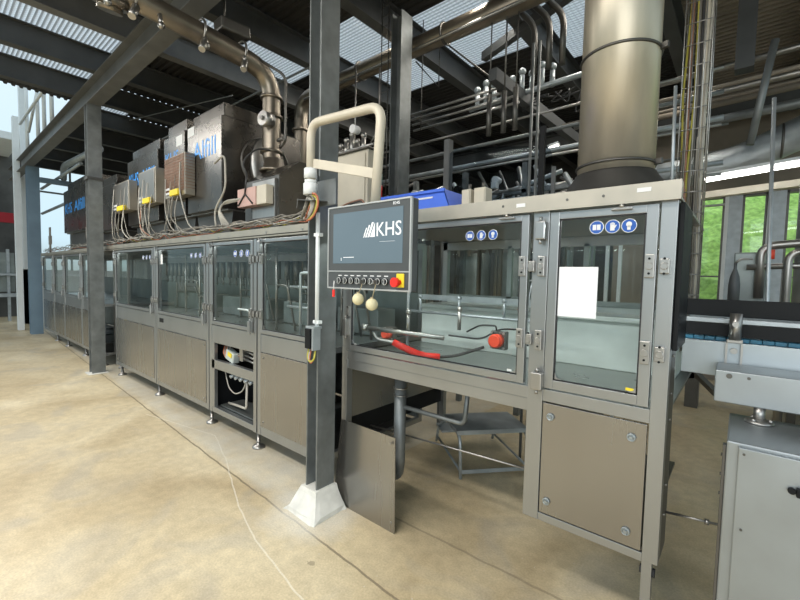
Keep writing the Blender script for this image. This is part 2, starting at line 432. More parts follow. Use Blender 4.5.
# walls
MB().box(-16, -1.9, 10.9, 11.1, 0, 5).build('wall_back', M['wall'], **STR)
MB().box(-1.9, -1.75, 8.7, 10.9, 0, 5).build('trim_1', M['wall'], **STR)
b = MB(); b.box(-1.9, 5, 8.5, 8.7, 3.05, 5.0); b.box(-1.9, 5, 8.5, 8.7, 0, .9); b.box(-1.9, -.62, 8.5, 8.7, .9, 3.05); b.build('wall_back_right', M['corr'], **STR)
for i, (a, c) in enumerate([(-.62, -.28), (-.06, .24), (.45, 1.1), (1.3, 2.2)]):
    w = MB(); w.box(a, a+.03, 8.5, 8.62, .9, 3.05); w.box(c-.03, c, 8.5, 8.62, .9, 3.05); w.box(a, c, 8.5, 8.62, .9, .94); w.box(a, c, 8.5, 8.62, 3.01, 3.05); w.box(a+.03, c-.03, 8.53, 8.57, 1.72, 1.745)
    wo = w.build('window_%d' % (i+1), M['darksteel'], **STR)
    MB().box(a+.03, c-.03, 8.575, 8.58, .94, 3.01).build('pane', M['window'], wo)
b = MB()
for a, c in [(-.28, -.06), (.24, .45), (1.1, 1.3), (2.2, 5)]: b.box(a, c, 8.5, 8.7, .9, 3.05)
b.build('trim_2', M['galv2'], **STR)
b = MB()
for a in (-.28, .24, 1.1): b.box(a-.0, a+.05, 8.47, 8.5, .9, 3.05)
b.build('trim_4', M['white'], **STR)
# left end: tall window bay and dark low hall beyond
b = MB(); b.box(-16.2, -16, 1.95, 2.15, 0, 7.5); b.box(-16.2, -16, 1.95, 11, 0, 1.6); b.box(-16.2, -16, 4.6, 11, 1.6, 5); b.build('wall_left', M['white'], **STR)
b = MB(); b.box(-16.1, -16.05, 3.05, 3.1, 1.6, 5.5); b.box(-16.1, -16.05, 3.9, 3.95, 1.6, 5.5); b.box(-16.1, -16.05, 2.15, 4.6, 3.9, 3.95); wl = b.build('window_5', M['galv2'], **STR)
b = MB(); b.box(-19, -18.8, -3, 2.6, 0, 5.5); b.build('wall_far_left', M['wall'], **STR)
MB().box(-19, -16.2, -3, 2.0, 5.3, 5.5).build('trim_3', M['white'], **STR)
# grass hill outside the right windows
b = bmesh.new(); bmesh.ops.create_grid(b, x_segments=60, y_segments=40, size=1)
for v in b.verts:
    u, w = v.co.x, v.co.y
    v.co = (5+u*6.5, 14+w*4.5, -.4 + (w+1)*3.4 + random.uniform(-.12, .12))
g = MB(); g._merge(b); g.build('grass_slope', M['grass'], kind='stuff', **T('bright green grassy bank seen through the rear windows', 'grass'))

# ------------------------------------------------------------------ machine: glazed bays
F = 1.92      # front plane
R_ = 3.2      # rear plane
ZB, ZT = .17, 1.915
def hinge(parent, x, z, w=.05, h=.085, name='hinge'):
    b = MB(); b.box(x-w/2, x+w/2, F-.026, F-.006, z-h/2, z+h/2, .003); b.cyl((x, F-.030, z), (x, F-.024, z), .011, n=16); b.torus((x, F-.028, z), .0125, .0022, 'y', 16, 6)
    o = b.build(name, M['steel'], parent)
    q = MB()
    for dz in (-.03, .03): q.cyl((x, F-.029, z+dz), (x, F-.0255, z+dz), .0048, n=8)
    q.build('bolt', M['black'], o); return o
def switch(parent, x, z, w=.045, h=.10, m='frame'):
    b = MB(); b.box(x-w/2, x+w/2, F-.045, F-.005, z-h/2, z+h/2, .006); b.cyl((x, F-.03, z+h/2), (x, F-.03, z+h/2+.02), .008, n=8); b.cyl((x, F-.03, z-h/2-.02), (x, F-.03, z-h/2), .008, n=8)
    return b.build('safety_switch', M[m], parent)
def pictos(parent, xs, z, r, y):
    for i, x in enumerate(xs):
        b = MB(); b.cyl((x, y, z), (x, y-.0015, z), r, n=28); d = b.build('safety_sticker', M['signblue'], parent, label='round blue mandatory-protection sticker')
        b = MB(); b.torus((x, y-.0016, z), r*.97, r*.05, 'y')
        if i == 0:       # read the instructions
            b.box(x-r*.55, x-r*.05, y-.0028, y-.0015, z-r*.4, z+r*.4); b.box(x+r*.05, x+r*.55, y-.0028, y-.0015, z-r*.4, z+r*.4)
        elif i == 1:     # gloves
            b.box(x-r*.3, x+r*.3, y-.0028, y-.0015, z-r*.6, z+r*.25); 
            for q in range(4): b.box(x-r*.3+q*r*.16, x-r*.3+q*r*.16+r*.12, y-.0028, y-.0015, z+r*.2, z+r*(.5+.1*(q in (1, 2))))
            b.obox((x+r*.38, y-.0022, z), (r*.16, .0012, r*.5), (0, .5, 0))
        else:            # head with goggles
            b.cyl((x, y-.0015, z+r*.2), (x, y-.0028, z+r*.2), r*.38, n=16); b.box(x-r*.22, x+r*.22, y-.0028, y-.0015, z-r*.6, z)
        b.build('symbol', M['print'], d)
def door(parent, x0, x1, z0, z1, fw=.035, name='door', tag=None):
    b = MB()
    b.box(x0, x0+fw, F-.012, F+.02, z0, z1, .002); b.box(x1-fw, x1, F-.012, F+.02, z0, z1, .002)
    b.box(x0+fw, x1-fw, F-.012, F+.02, z0, z0+fw, .002); b.box(x0+fw, x1-fw, F-.012, F+.02, z1-fw*.8, z1, .002)
    for sx in (0, 1):                                    # rounded lower corner gussets
        xx = x0+fw if sx == 0 else x1-fw; s = 1 if sx == 0 else -1
        b.prism([(xx, z0+fw), (xx+s*.05, z0+fw), (xx+s*.015, z0+fw+.015), (xx, z0+fw+.05)], 'y', F-.006, F+.014)
    d = b.build(name, M['frame'], parent)
    MB().box(x0+fw, x1-fw, F+.002, F+.008, z0+fw, z1-fw*.8).build('glass_pane', M['glass'], d)
    # black seal
    b = MB(); q = .006
    b.box(x0+fw, x1-fw, F-.006, F+.002, z0+fw, z0+fw+q); b.box(x0+fw, x1-fw, F-.006, F+.002, z1-fw*.8-q, z1-fw*.8)
    b.box(x0+fw, x0+fw+q, F-.006, F+.002, z0+fw, z1-fw*.8); b.box(x1-fw-q, x1-fw, F-.006, F+.002, z0+fw, z1-fw*.8)
    b.build('seal', M['rubber'], d)
    return d
def foot(parent, x, y, zt, r=.065):
    b = MB(); b.lathe((x, y, 0), [(r, 0), (r, .012), (r*.75, .025), (.016, .03), (.016, zt)], 20)
    b.cyl((x, y, .05), (x, y, .065), .022, n=6)
    return b.build('levelling_foot', M['steel'], parent)
def screws(parent, pts, y, r=.006):
    b = MB()
    for x, z in pts: b.cyl((x, y-.004, z), (x, y, z), r, n=10)
    return b.build('screw', M['steel'], parent)

def bay(x0, x1, label, ptop=.895, pbot=.225, panel=True, detail=True, door_m=1, feet=(1,)):
    p = .05
    o = thing('machine_cabinet', ((x0+x1)/2, (F+R_)/2, 0), label, 'machine cabinet')
    b = MB()
    # each bay owns its two half posts
    b.box(x0, x0+p, F-.004, F+.05, ZB, ZT, .002); b.box(x1-p, x1, F-.004, F+.05, ZB, ZT, .002)
    b.box(x0+p, x1-p, F, F+.05, ptop, 1.075, .002); b.box(x0+p, x1-p, F, F+.05, ZB, pbot, .002)
    b.box(x0, x0+p, R_-.05, R_, ZB, ZT); b.box(x1-p, x1, R_-.05, R_, ZB, ZT)
    for z in (ZB, 1.0, 1.87):
        b.box(x0, x0+.04, F+.05, R_-.05, z, z+.045); b.box(x1-.04, x1, F+.05, R_-.05, z, z+.045)
    b.box(x0+p, x1-p, R_-.05, R_, 1.87, ZT)
    b.build('frame', M['frame'], o)
    MB().box(x0+.04, x1-.04, F+.05, R_-.05, 1.03, 1.045).build('inner_deck', M['deckpan'], o)
    MB().box(x0+.04, x1-.04, R_-.06, R_-.045, .22, 1.45).build('rear_panel', M['inner'], o)
    MB().box(x0+.04, x1-.04, R_-.05, R_-.044, 1.45, 1.87).build('rear_glass', M['glass'], o)
    MB().box(x0+.0, x1-.0, F+.04, R_, 1.916, 1.93).build('roof_panel', M['steel'], o)
    MB().box(x0+.04, x1-.04, F+.06, R_-.06, ZB+.01, ZB+.025).build('bottom_panel', M['darksteel'], o)
    if panel:
        b = MB(); b.box(x0+p+.004, x1-p-.004, F-.008, F+.004, pbot+.004, ptop-.004, .0015); q = b.build('lower_panel', M['panel'], o)
        screws(q, [(x0+p+.05, ptop-.05), (x1-p-.05, ptop-.05), (x0+p+.05, pbot+.05), (x1-p-.05, pbot+.05)], F-.008, .009)
    d = door(o, x0+p+.004, x1-p-.004, 1.085, 1.905)
    if detail:
        for z in (1.735, 1.25):
            for x in (x0+p+.028, x1-p-.028): hinge(d, x, z, .04)
            for x in (x0+p*.45, x1-p*.45): hinge(o, x, z, .034, .06, 'hinge_plate')
        switch(d, x0+p+.02, 1.84, .04); switch(d, x1-p-.02, 1.13, .04)
    for q in feet:
        foot(o, (x0+.065, x1-.065)[q], F+.06, ZB, .058)
    return o
bA = bay(-7.33, -5.68, 'glazed machine cabinet just right of the second column, with wide lower panel', feet=(0, 1))
bB = bay(-5.66, -4.21, 'glazed machine cabinet with three small blue stickers, third from the main column')
bC = bay(-4.19, -3.28, 'glazed machine cabinet with open lower compartment showing wiring', panel=False)
bD = bay(-3.26, -2.38, 'glazed machine cabinet directly left of the main column', ptop=.92, pbot=.25)
# far bays, seen at a grazing angle
labs = ['farthest glazed machine cabinet beside the bluish column', 'second glazed machine cabinet from the bluish column', 'third glazed machine cabinet from the bluish column', 'glazed machine cabinet mostly hidden behind the second column']
for (x0, x1), lb in zip([(-12.95, -11.72), (-11.7, -10.72), (-10.7, -9.32), (-9.3, -8.15)], labs): bay(x0, x1, lb)
# recessed link panel with yellow warning label
o = thing('link_panel', (-7.74, 2.2, 0), 'recessed dark steel link panel with yellow label between column and glazed cabinet', 'machine panel')
b = MB(); b.box(-8.13, -7.36, 2.10, 2.13, .2, 1.05); b.box(-8.13, -8.08, 2.10, 2.13, 1.05, 1.9); b.box(-7.41, -7.36, 2.10, 2.13, 1.05, 1.9); b.box(-8.08, -7.41, 2.10, 2.13, 1.86, 1.9); b.build('frame', M['steel'], o)
MB().box(-8.08, -7.41, 2.11, 2.116, 1.05, 1.86).build('glass_pane', M['glass'], o)
MB().box(-7.56, -7.46, 2.096, 2.1, .78, .97).build('warning_label', M['yellow'], o, label='yellow warning label')
foot(o, -7.8, 2.12, .2, .05)

pictos(bC, [-3.66, -3.55, -3.44], 1.79, .032, F+.001)
pictos(bB, [-4.62, -4.51, -4.40], 1.79, .028, F+.001)
pictos(bA, [-6.1, -5.98, -5.86], 1.79, .028, F+.001)
MB().box(-5.50, -5.44, F, F+.002, 1.70, 1.82).build('sticker', M['print'], bB, label='small white rectangular sticker')
MB().box(-5.55, -5.43, F-.003, F, .98, 1.03).build('sticker', M['black'], bB, label='small dark label')
# open compartment of bC
x0, x1 = -4.14, -3.33
b = MB(); b.box(x0, x1, F-.004, F+.04, .63, .72, .002); b.box(x0, x0+.06, F-.004, F+.03, .225, .895); b.build('cross_rail', M['frame'], bC)
b = MB(); b.box(x0+.01, x1-.01, F+.35, F+.37, .22, .9); b.box(x0, x0+.01, F+.05, F+.36, .22, .9); b.box(x1-.01, x1, F+.05, F+.36, .22, .9); b.build('compartment_lining', M['black'], bC)
b = MB(); b.box(x0+.06, x1-.05, F+.06, F+.3, .225, .24); b.build('compartment_tray', M['deckpan'], bC)
b = MB(); b.obox((-3.85, F+.07, .78), (.16, .07, .10), (0, .25, 0), .01); b.build('valve_block', M['pale'], bC)
MB().obox((-3.83, F+.03, .80), (.07, .006, .04), (0, .25, 0)).build('sticker', M['yellow'], bC)
for q, mm in enumerate(['cableo', 'cable', 'cableo', 'cablew', 'cabled', 'cablew']):
    s = MB(); a = x0+.09+q*.02
    s.tube([(a, F+.1, .87), (a+.03, F+.06, .80-.01*q), (a+.1, F+.05, .75), (a+.2, F+.08, .77+.01*q), (a+.4, F+.12, .80)], .007, 6, .03); s.build('cable', M[mm], bC)
b = MB()
for q in range(3): b.tube([(-3.62, F+.08, .86-q*.04), (-3.40, F+.08, .84-q*.04)], .011, 8)
b.box(-3.68, -3.62, F+.05, F+.12, .76, .88, .004); b.build('pipe_manifold', M['steel'], bC)
b = MB(); b.tube([(-4.02, F+.08, .60), (-3.95, F+.08, .44), (-3.8, F+.07, .40), (-3.66, F+.08, .46), (-3.62, F+.1, .60)], .006, 6, .06)
b.tube([(-3.62, F+.1, .6), (-3.60, F+.08, .3), (-3.98, F+.1, .27)], .012, 8, .03); b.build('cable', M['cablew'], bC)
b = MB()
for q in range(5): b.cyl((-3.82+q*.09, F+.09, .60), (-3.82+q*.09, F+.03, .58), .018, n=8)
b.box(-3.9, -3.36, F+.09, F+.13, .57, .62); b.build('connector_strip', M['galv2'], bC)

# inner fittings of the left bays
def inner(o, x0, x1, seed, m='steel'):
    r = random.Random(seed)
    w = x1-x0
    b = MB()
    for q in range(3):
        x = x0+w*(.2+.28*q); y = 2.25+r.random()*.5
        b.tube([(x, y, 1.05), (x, y, 1.86)], .014, 8)
        b.tube([(x, y, 1.3+.1*q), (x+w*.22, y, 1.3+.1*q), (x+w*.22, y+.1, 1.05)], .011, 8, .04)
    b.build('inner_piping', M[m], o)
    b = MB(); b.box(x0+.1, x1-.1, 2.7, 2.95, 1.05, 1.3, .01); b.build('inner_housing', M['inner'], o)
    b = MB(); n = max(4, int(w/.17))
    for q in range(n):
        x = x0+.15+(w-.3)*q/(n-1); b.cyl((x, 2.6, 1.55), (x, 2.6, 1.75), .03, n=10); b.cyl((x, 2.6, 1.45), (x, 2.6, 1.55), .012, n=8)
    b.box(x0+.08, x1-.08, 2.55, 2.66, 1.75, 1.83); b.build('filling_valves', M['darksteel'], o)
for s, (o, a, c) in enumerate([(bA, -7.28, -5.73), (bB, -5.6, -4.26), (bC, -4.14, -3.33), (bD, -3.2, -2.44)]): inner(o, a, c, s)
b = MB(); b.tube([(-3.0, 2.05, 1.33), (-2.42, 2.05, 1.33)], .013, 8); b.tube([(-2.98, 2.06, 1.5), (-2.6, 2.06, 1.5)], .012, 8); b.tube([(-2.75, 2.0, 1.07), (-2.75, 2.0, 1.62), (-2.45, 2.0, 1.62)], .012, 8, .03)
b.tube([(-2.72, 2.15, 1.3), (-2.72, 2.15, 1.84), (-2.4, 2.15, 1.84)], .008, 8, .05); b.tube([(-2.62, 2.1, 1.45), (-2.62, 2.1, 1.76), (-2.4, 2.1, 1.76)], .008, 8, .04); b.build('tube_frame', M['galv2'], bD)
b = MB(); b.tube([(-3.53, 2.02, 1.06), (-3.53, 2.02, 1.86)], .012, 8); b.tube([(-3.85, 2.05, 1.25), (-3.62, 2.05, 1.25), (-3.6, 2.05, 1.1)], .010, 8, .06); b.sph((-3.57, 2.03, 1.08), .025); b.build('tube_frame', M['white'], bC)

# top cable channel over the left bays
o = thing('cable_channel', (-7.7, 2.05, 1.925), 'long steel cable channel along the top of the left glazed cabinets', 'cable channel')
b = MB(); b.box(-13.05, -2.30, F-.018, F+.19, 1.932, 1.94); b.box(-13.05, -2.30, F-.018, F-.014, 1.92, 1.995); b.box(-13.05, -2.30, F+.186, F+.19, 1.94, 2.0); b.build('trough', M['railsteel'], o)
for x in (-12.4, -11, -9.6, -8.6, -6.85, -6.1, -5.3, -4.6, -3.95, -3.1, -2.6):
    MB().cyl((x, F-.022, 1.955), (x, F-.018, 1.955), .01, n=8).build('bolt', M['lite'] if 0 else M['steel'], o)
for q in range(11):
    r = random.Random(q); pts = []
    x = -12.9 if q < 6 else -7.2
    y0 = F+.0+.015*q; z0 = 2.02+.018*(q % 4)
    while x < -2.36:
        pts.append((x, y0+r.uniform(-.012, .012), z0+r.uniform(-.012, .045))); x += .16
    b = MB(); b.tube(pts, r.uniform(.004, .008), 6)
    b.build('signal_cable', M[['cable', 'cablew', 'cable', 'cable', 'cableo', 'cable', 'cablew', 'cabled', 'cable', 'cabley', 'cable'][q]],
            **T('cable laid along the top of the left cabinets, left of main column', 'cable', 'cables laid on the left machine top'))

# ------------------------------------------------------------------ big right machine
o = thing('glazed_machine', (-1.15, 2.6, 0), 'big stainless machine housing with two glazed doors and one lower door right of the screen', 'machine')
b = MB()
b.box(-2.14, -2.09, F-.004, F+.05, .24, 1.93, .002)                       # left post
b.box(-.782, -.706, F-.004, F+.05, .432, 1.93, .002)                      # middle post
b.box(-.262, -.205, F-.004, F+.05, .44, 1.93, .002)                       # right post
b.box(-2.09, -.782, F-.002, F+.05, 1.02, 1.08, .002)
b.box(-2.09, -.782, F+.006, F+.05, .955, 1.018, .002)
b.box(-.706, -.262, F-.002, F+.05, 1.022, 1.08, .002)
b.box(-.706, -.262, F-.002, F+.05, .432, .47, .002)
b.box(-.262, -.225, F, F+.04, 0.02, .45, .001)
b.box(-2.14, -2.095, R_-.05, R_, .24, 1.93); b.box(-.25, -.205, R_-.05, R_, 1.0, 1.93)
b.box(-2.14, -.205, R_-.05, R_, 1.86, 1.93); b.box(-2.14, -.205, R_-.05, R_, 1.0, 1.08)
b.build('frame', M['frame'], o)
b = MB(); b.box(-2.14, -.195, F-.035, F-.031, 1.925, 2.0); b.box(-2.14, -.195, F-.031, F+.02, 1.996, 2.0); b.box(-2.14, -.195, F+.016, F+.02, 1.93, 2.0); b.box(-.199, -.195, F-.031, F+.016, 1.925, 2.0); b.box(-2.14, -.199, F-.031, F+.016, 1.93, 1.934)
r = b.build('top_rail', M['railsteel'], o)
q = MB()
for x in (-.93, -.62, -.47): q.cyl((x, F-.037, 1.965), (x, F-.035, 1.965), .006, n=10)
q.build('screw', M['darksteel'], r)
MB().box(-.86, -.815, F-.0365, F-.035, 1.952, 1.97).build('label_plate', M['print'], r, label='small white number plate')
MB().box(-.345, -.295, F-.0365, F-.035, 1.965, 1.982).build('label_plate', M['print'], r, label='small white number plate')
MB().box(-2.09, -.21, F+.05, R_-.05, 1.05, 1.062).build('inner_deck', M['deckpan'], o)
MB().box(-2.12, -.20, F+.02, R_, 1.935, 1.945).build('roof_panel', M['steel'], o)
MB().box(-2.09, -.24, R_-.04, R_-.03, 1.08, 1.42).build('rear_panel', M['pale'], o)
MB().box(-2.09, -.24, R_-.04, R_-.034, 1.42, 1.88).build('rear_glass', M['glass'], o)
b = MB(); b.box(-2.09, -.24, R_-.05, R_-.02, 1.42, 1.46); b.box(-1.5, -1.46, R_-.05, R_-.02, 1.42, 1.88); b.box(-.9, -.86, R_-.05, R_-.02, 1.42, 1.88); b.build('rear_frame', M['inner'], o)
MB().box(-2.16, -2.125, F+.05, R_, .44, .58).build('side_beam', M['black'], o)
MB().box(-2.135, -2.125, F+.05, R_, .58, 1.0).build('side_panel', M['panel'], o, label='brown-grey side panel below the big window')
MB().box(-2.09, -.72, R_-.03, R_-.015, .60, 1.0).build('rear_skirt', M['darksteel'], o)
# right end wall with bolt row and black edge strip
b = MB(); b.box(-.211, -.205, F+.05, 2.12, .44, 1.93); e = b.build('end_panel', M['darksteel'], o)
q = MB()
for z in (.62, .75, 1.03, 1.14, 1.30, 1.46, 1.62, 1.85):
    q.cyl((-.205, F+.09, z), (-.199, F+.09, z), .006, n=8)
q.build('bolt', M['steel'], e)
b = MB(); b.box(-.203, -.185, F+.02, 2.25, 1.33, 1.92, .003); b.build('edge_guard', M['black'], o)
dE = door(o, -2.086, -.802, 1.09, 1.918, .037)
dF = door(o, -.700, -.268, 1.09, 1.918, .042)
for z in (1.668, 1.315):
    for x in (-.826, -.734+.002): hinge(dE if x < -.8 else dF, x, z, .034, .095)
    hinge(o, -.779, z, .03, .05, 'hinge_plate')
    hinge(dF, -.290, z, .036, .095); hinge(o, -.238, z, .034, .06, 'hinge_plate')
hinge(dE, -2.07, 1.36, .03, .07)
switch(o, -.737, 1.835, .05, .085); switch(o, -.727, 1.03+.09, .055, .085, 'steel'); switch(o, -2.08, 1.25, .03, .12, 'steel')
for d, x in ((dE, -.915), (dF, -.40)):
    b = MB(); b.box(x-.04, x+.04, F-.03, F-.012, 1.902, 1.912, .002); b.cyl((x, F-.022, 1.912), (x, F-.022, 1.926), .012, n=12); b.build('door_latch', M['steel'], d)
pictos(dE, [-1.135, -1.067, -.999], 1.832, .026, F+.001)
pictos(dF, [-.50, -.437, -.374], 1.838, .029, F+.001)
MB().box(-.655, -.485, F-.004, F+.0015, 1.437, 1.665).build('paper_sheet', M['paper'], dF, label='blank white paper sheet taped to the glass')
MB().box(-.355, -.325, F-.001, F+.001, 1.143, 1.155).build('sticker', M['yellow'], dF, label='tiny yellow sticker')
MB().box(-.895, -.87, F-.001, F+.001, 1.137, 1.147).build('sticker', M['print'], dE)
# lower door panel
b = MB(); b.box(-.700, -.268, F-.006, F+.006, .477, 1.016, .002); lp = b.build('lower_door', M['panel'], o)
for x, z in ((-.662, .955), (-.322, .950), (-.665, .541), (-.325, .541)):
    q = MB(); q.cyl((x, F-.012, z), (x, F-.006, z), .016, n=20); q.torus((x, F-.013, z), .014, .0035, 'y'); q.cyl((x, F-.020, z), (x, F-.012, z), .007, n=10); q.build('quarter_turn_lock', M['convside'], lp)
b = MB(); b.box(-.70, -.262, F+.01, 3.0, .475, .49); b.box(-.706, -.696, F+.05, 3.0, .432, 1.02); b.build('cabinet_body', M['darksteel'], o)
for dx in (-.265, -.222):
    b = MB(); b.cyl((dx-.006, F+.03, .385), (dx+.006, F+.03, .385), .018, n=14); b.build('adjusting_knob', M['rubber'], o)
# inside: conveyor body, bar, elbows, motors with red caps, hose
b = MB(); b.box(-2.05, -.26, 2.72, 3.0, 1.062, 1.36, .006); b.box(-2.05, -.26, 2.69, 3.02, 1.36, 1.39, .004); b.build('inner_conveyor', M['pale'], o)
b = MB(); b.tube([(-2.0, 2.0, 1.245), (-1.42, 2.12, 1.225)], .016, 12); b.cyl((-2.02, 1.996, 1.246), (-1.98, 2.004, 1.245), .026, n=14)
b.tube([(-1.67, 2.07, 1.235), (-1.67, 2.07, 1.37)], .012, 10); b.sph((-1.67, 2.07, 1.375), .02)
b.tube([(-1.42, 2.3, 1.26), (-1.42, 2.3, 1.40)], .012, 10); b.sph((-1.42, 2.3, 1.4), .02); b.build('cleaning_pipe', M['steel'], o, label='horizontal steel pipe with short upright nozzles')
b = MB(); b.tube([(-2.0, 2.5, 1.34), (-.95, 2.5, 1.34)], .011, 10)
for x in (-1.9, -1.55, -1.2): b.tube([(x, 2.5, 1.34), (x, 2.5, 1.46)], .010, 8); b.sph((x, 2.5, 1.46), .018)
b.box(-2.0, -.95, 2.6, 2.63, 1.43, 1.47); b.build('guide_rail', M['galv2'], o)
b = MB(); b.tube([(-1.95, 2.03, 1.235), (-1.93, 2.04, 1.17), (-1.85, 2.06, 1.16), (-1.74, 2.1, 1.15)], .014, 10, .04); b.build('elbow', M['steel'], o)
b = MB(); b.tube([(-1.80, 2.08, 1.155), (-1.70, 2.10, 1.12), (-1.60, 2.13, 1.085), (-1.50, 2.2, 1.08)], .024, 12, .05); b.build('hose', M['red'], o, label='bright red hose')
b = MB(); b.tube([(-1.50, 2.2, 1.08), (-1.42, 2.28, 1.09), (-1.33, 2.33, 1.13), (-1.26, 2.35, 1.16)], .010, 8, .05); b.tube([(-1.45, 2.22, 1.23), (-1.30, 2.4, 1.20), (-1.2, 2.42, 1.28), (-1.1, 2.48, 1.28)], .006, 6, .06); b.build('cable', M['cabled'], o)
def redcap(x, y, z, s):
    b = MB(); b.box(x-.045*s, x+.045*s, y, y+.05, z-.05*s, z+.05*s, .006); h = b.build('motor_flange', M['darksteel'], o)
    b = MB(); b.cyl((x, y-.045, z), (x, y, z), .038*s, n=28); b.cyl((x, y-.055, z), (x, y-.045, z), .030*s, .038*s, n=28); b.build('cap', M['orangered'], h, label='bright red round cap')
    b = MB()
    for a in (-1, 1):
        for c in (-1, 1): b.cyl((x+a*.036*s, y-.008, z+c*.04*s), (x+a*.036*s, y, z+c*.04*s), .007*s, n=8)
    b.build('bolt', M['steel'], h)
redcap(-1.165, 2.35, 1.215, 1.15); redcap(-2.06, 2.3, 1.22, .9) if 0 else redcap(-2.00, 2.25, 1.18, .95)
b = MB(); b.tube([(-1.17, 2.34, 1.28), (-1.17, 2.33, 1.31), (-1.3, 2.36, 1.30), (-1.42, 2.4, 1.24)], .006, 6, .04); b.build('cable', M['cabled'], o)
b = MB(); b.tube([(-1.86, 2.3, 1.07), (-1.86, 2.3, 1.5), (-1.8, 2.3, 1.56)], .012, 8, .04); b.build('sensor_holder', M['galv2'], o)
b = MB(); b.tube([(-.97, 2.3, 1.40), (-.95, 2.3, 1.5), (-.93, 2.3, 1.6)], .005, 6, .05); b.tube([(-1.02, 2.3, 1.6), (-.88, 2.3, 1.6)], .004, 6); b.build('sensor_holder', M['galv2'], o)

# duct hood and duct on top of machine
o = thing('exhaust_duct', (-.60, 2.62, 1.945), 'large round stainless exhaust duct rising from the big machine top', 'duct')
cx, cy = -.60, 2.62
b = MB(); b.lathe((cx, cy, 1.945), [(.40, 0), (.40, .012), (.33, .09), (.215, .26), (.212, .27)], 40); b.build('hood', M['darksteel'], o)
b = MB(); b.lathe((cx, cy, 2.21), [(.20, 0), (.20, 1.18), (.20, 2.45)], 48); b.build('pipe', M['duct'], o)
for z in (2.26, 2.87):
    b = MB(); b.torus((cx, cy, z), .203, .008, 'z', 48); b.obox((cx+.215, cy-.02, z), (.045, .02, .03), (0, 0, -.3)); b.build('clamp_ring', M['darksteel'], o)
MB().box(cx+.17, cx+.23, 2.5, 2.8, 2.12, 2.125) 

# ------------------------------------------------------------------ operator screen on tube bracket
o = thing('operator_screen', (-1.45, 1.48, 1.53), 'grey machine operator screen with row of key switches on the tube bracket', 'control screen')
X0, X1, Z0, Z1, Y0 = -1.745, -1.165, 1.535, 1.968, 1.45
b = MB(); b.box(X0, X1, Y0, Y0+.055, Z0, Z1, .006); b.build('housing', M['hmi'], o)
b = MB(); w = .006
b.box(X0-.002, X0+w, Y0-.004, Y0+.01, Z0, Z1, .001); b.box(X1-w, X1+.002, Y0-.004, Y0+.01, Z0, Z1, .001); b.box(X0, X1, Y0-.004, Y0+.01, Z0-.002, Z0+w, .001); b.box(X0, X1, Y0-.004, Y0+.01, Z1-w, Z1+.002, .001); b.box(X0, X1, Y0-.003, Y0+.001, 1.624, 1.630); b.build('edge_trim', M['hmiedge'], o)
sc = MB().box(-1.703, -1.213, Y0-.0015, Y0+.002, 1.668, 1.932).build('screen', M['screen'], o)
b = MB()
for q in range(4):
    x = (-1.472, -1.458, -1.442, -1.424)[q]; hh = (.048, .060, .072, .084)[q]; wq = (.006, .009, .012)[min(q, 2)]
    b.prism([(x, 1.797), (x+wq, 1.797), (x+wq+hh*.42, 1.797+hh), (x+hh*.42, 1.797+hh)] if q < 3 else [(x, 1.797), (x+.032, 1.797), (x+.032, 1.866)], 'y', Y0-.003, Y0-.0014)
b.build('logo', M['lite'], sc)
text('KHS', -1.380, -1.222, 1.799, 1.866, Y0-.0014, M['lite'], sc, 'lettering')
text('KHS', -1.275, -1.235, 1.943, 1.957, Y0-.001, M['lite'], o, 'lettering')
b = MB(); b.box(-1.62, -1.54, Y0-.0025, Y0-.0014, 1.698, 1.701); b.box(-1.638, -1.635, Y0-.0025, Y0-.0014, 1.682, 1.698); b.box(-1.36, -1.26, Y0-.002, Y0-.0014, 1.772, 1.773); b.build('screen_text', M['lite'], sc)
for q in range(8):
    x = -1.645+q*.0475
    b = MB(); b.cyl((x, Y0, 1.578), (x, Y0-.014, 1.578), .0155, n=18); k_ = b.build('key_switch', M['black'], o)
    b = MB(); b.torus((x, Y0-.012, 1.578), .0145, .0025, 'y', 18, 6); b.box(x-.002, x+.002, Y0-.018, Y0-.012, 1.568, 1.588); b.build('ring', M['hmiedge'], k_)
    MB().box(x-.013, x+.013, Y0-.0015, Y0+.0005, 1.602, 1.607).build('switch_label', M['print'], o)
b = MB(); b.box(-1.245, -1.198, Y0-.006, Y0+.001, 1.553, 1.618, .003); e = b.build('emergency_stop', M['yellow'], o, label='yellow plate emergency stop')
b = MB(); b.cyl((-1.225, Y0-.006, 1.577), (-1.225, Y0-.028, 1.577), .013, n=16); b.lathe((0, 0, 0), [(.001, 0), (.001, .001)], 6) if 0 else None; b.cyl((-1.228, Y0-.022, 1.577), (-1.23, Y0-.042, 1.577), .022, n=24); b.build('button', M['red'], e, label='red mushroom button')
# hanging keys and balls
def keyball(x, z, xs, label, r=.030):
    t = thing('key_fob', (x, Y0-.035, z-r), label, 'key fob', )
    MB().sph((x, Y0-.035, z), r, n=20).build('ball', M['wood'], t)
    b = MB(); b.tube([(xs, Y0-.02, 1.572), (xs+.003, Y0-.03, 1.55), (x, Y0-.035, z+r*.8)], .0022, 6, .01); b.cyl((x, Y0-.035, z+r*.8), (x, Y0-.035, z+r+.006), .008, n=10); b.build('string', M['string'], t)
    b = MB(); b.box(xs-.004, xs+.004, Y0-.045, Y0-.018, 1.565, 1.585, .002); b.build('key', M['steel'], t)
keyball(-1.468, 1.487, -1.455, 'left pale wooden ball on key hanging below the screen')
keyball(-1.372, 1.466, -1.36, 'right pale wooden ball on key hanging below the screen')
t = thing('key_tag', (-1.672, Y0-.02, 1.49), 'small red key tag hanging at the lower left corner of the screen', 'key tag')
MB().box(-1.681, -1.663, Y0-.024, Y0-.018, 1.488, 1.528, .003).build('tag', M['red'], t)
b = MB(); b.tube([(-1.67, Y0-.02, 1.575), (-1.672, Y0-.021, 1.528)], .003, 6); b.build('string', M['print'], t)
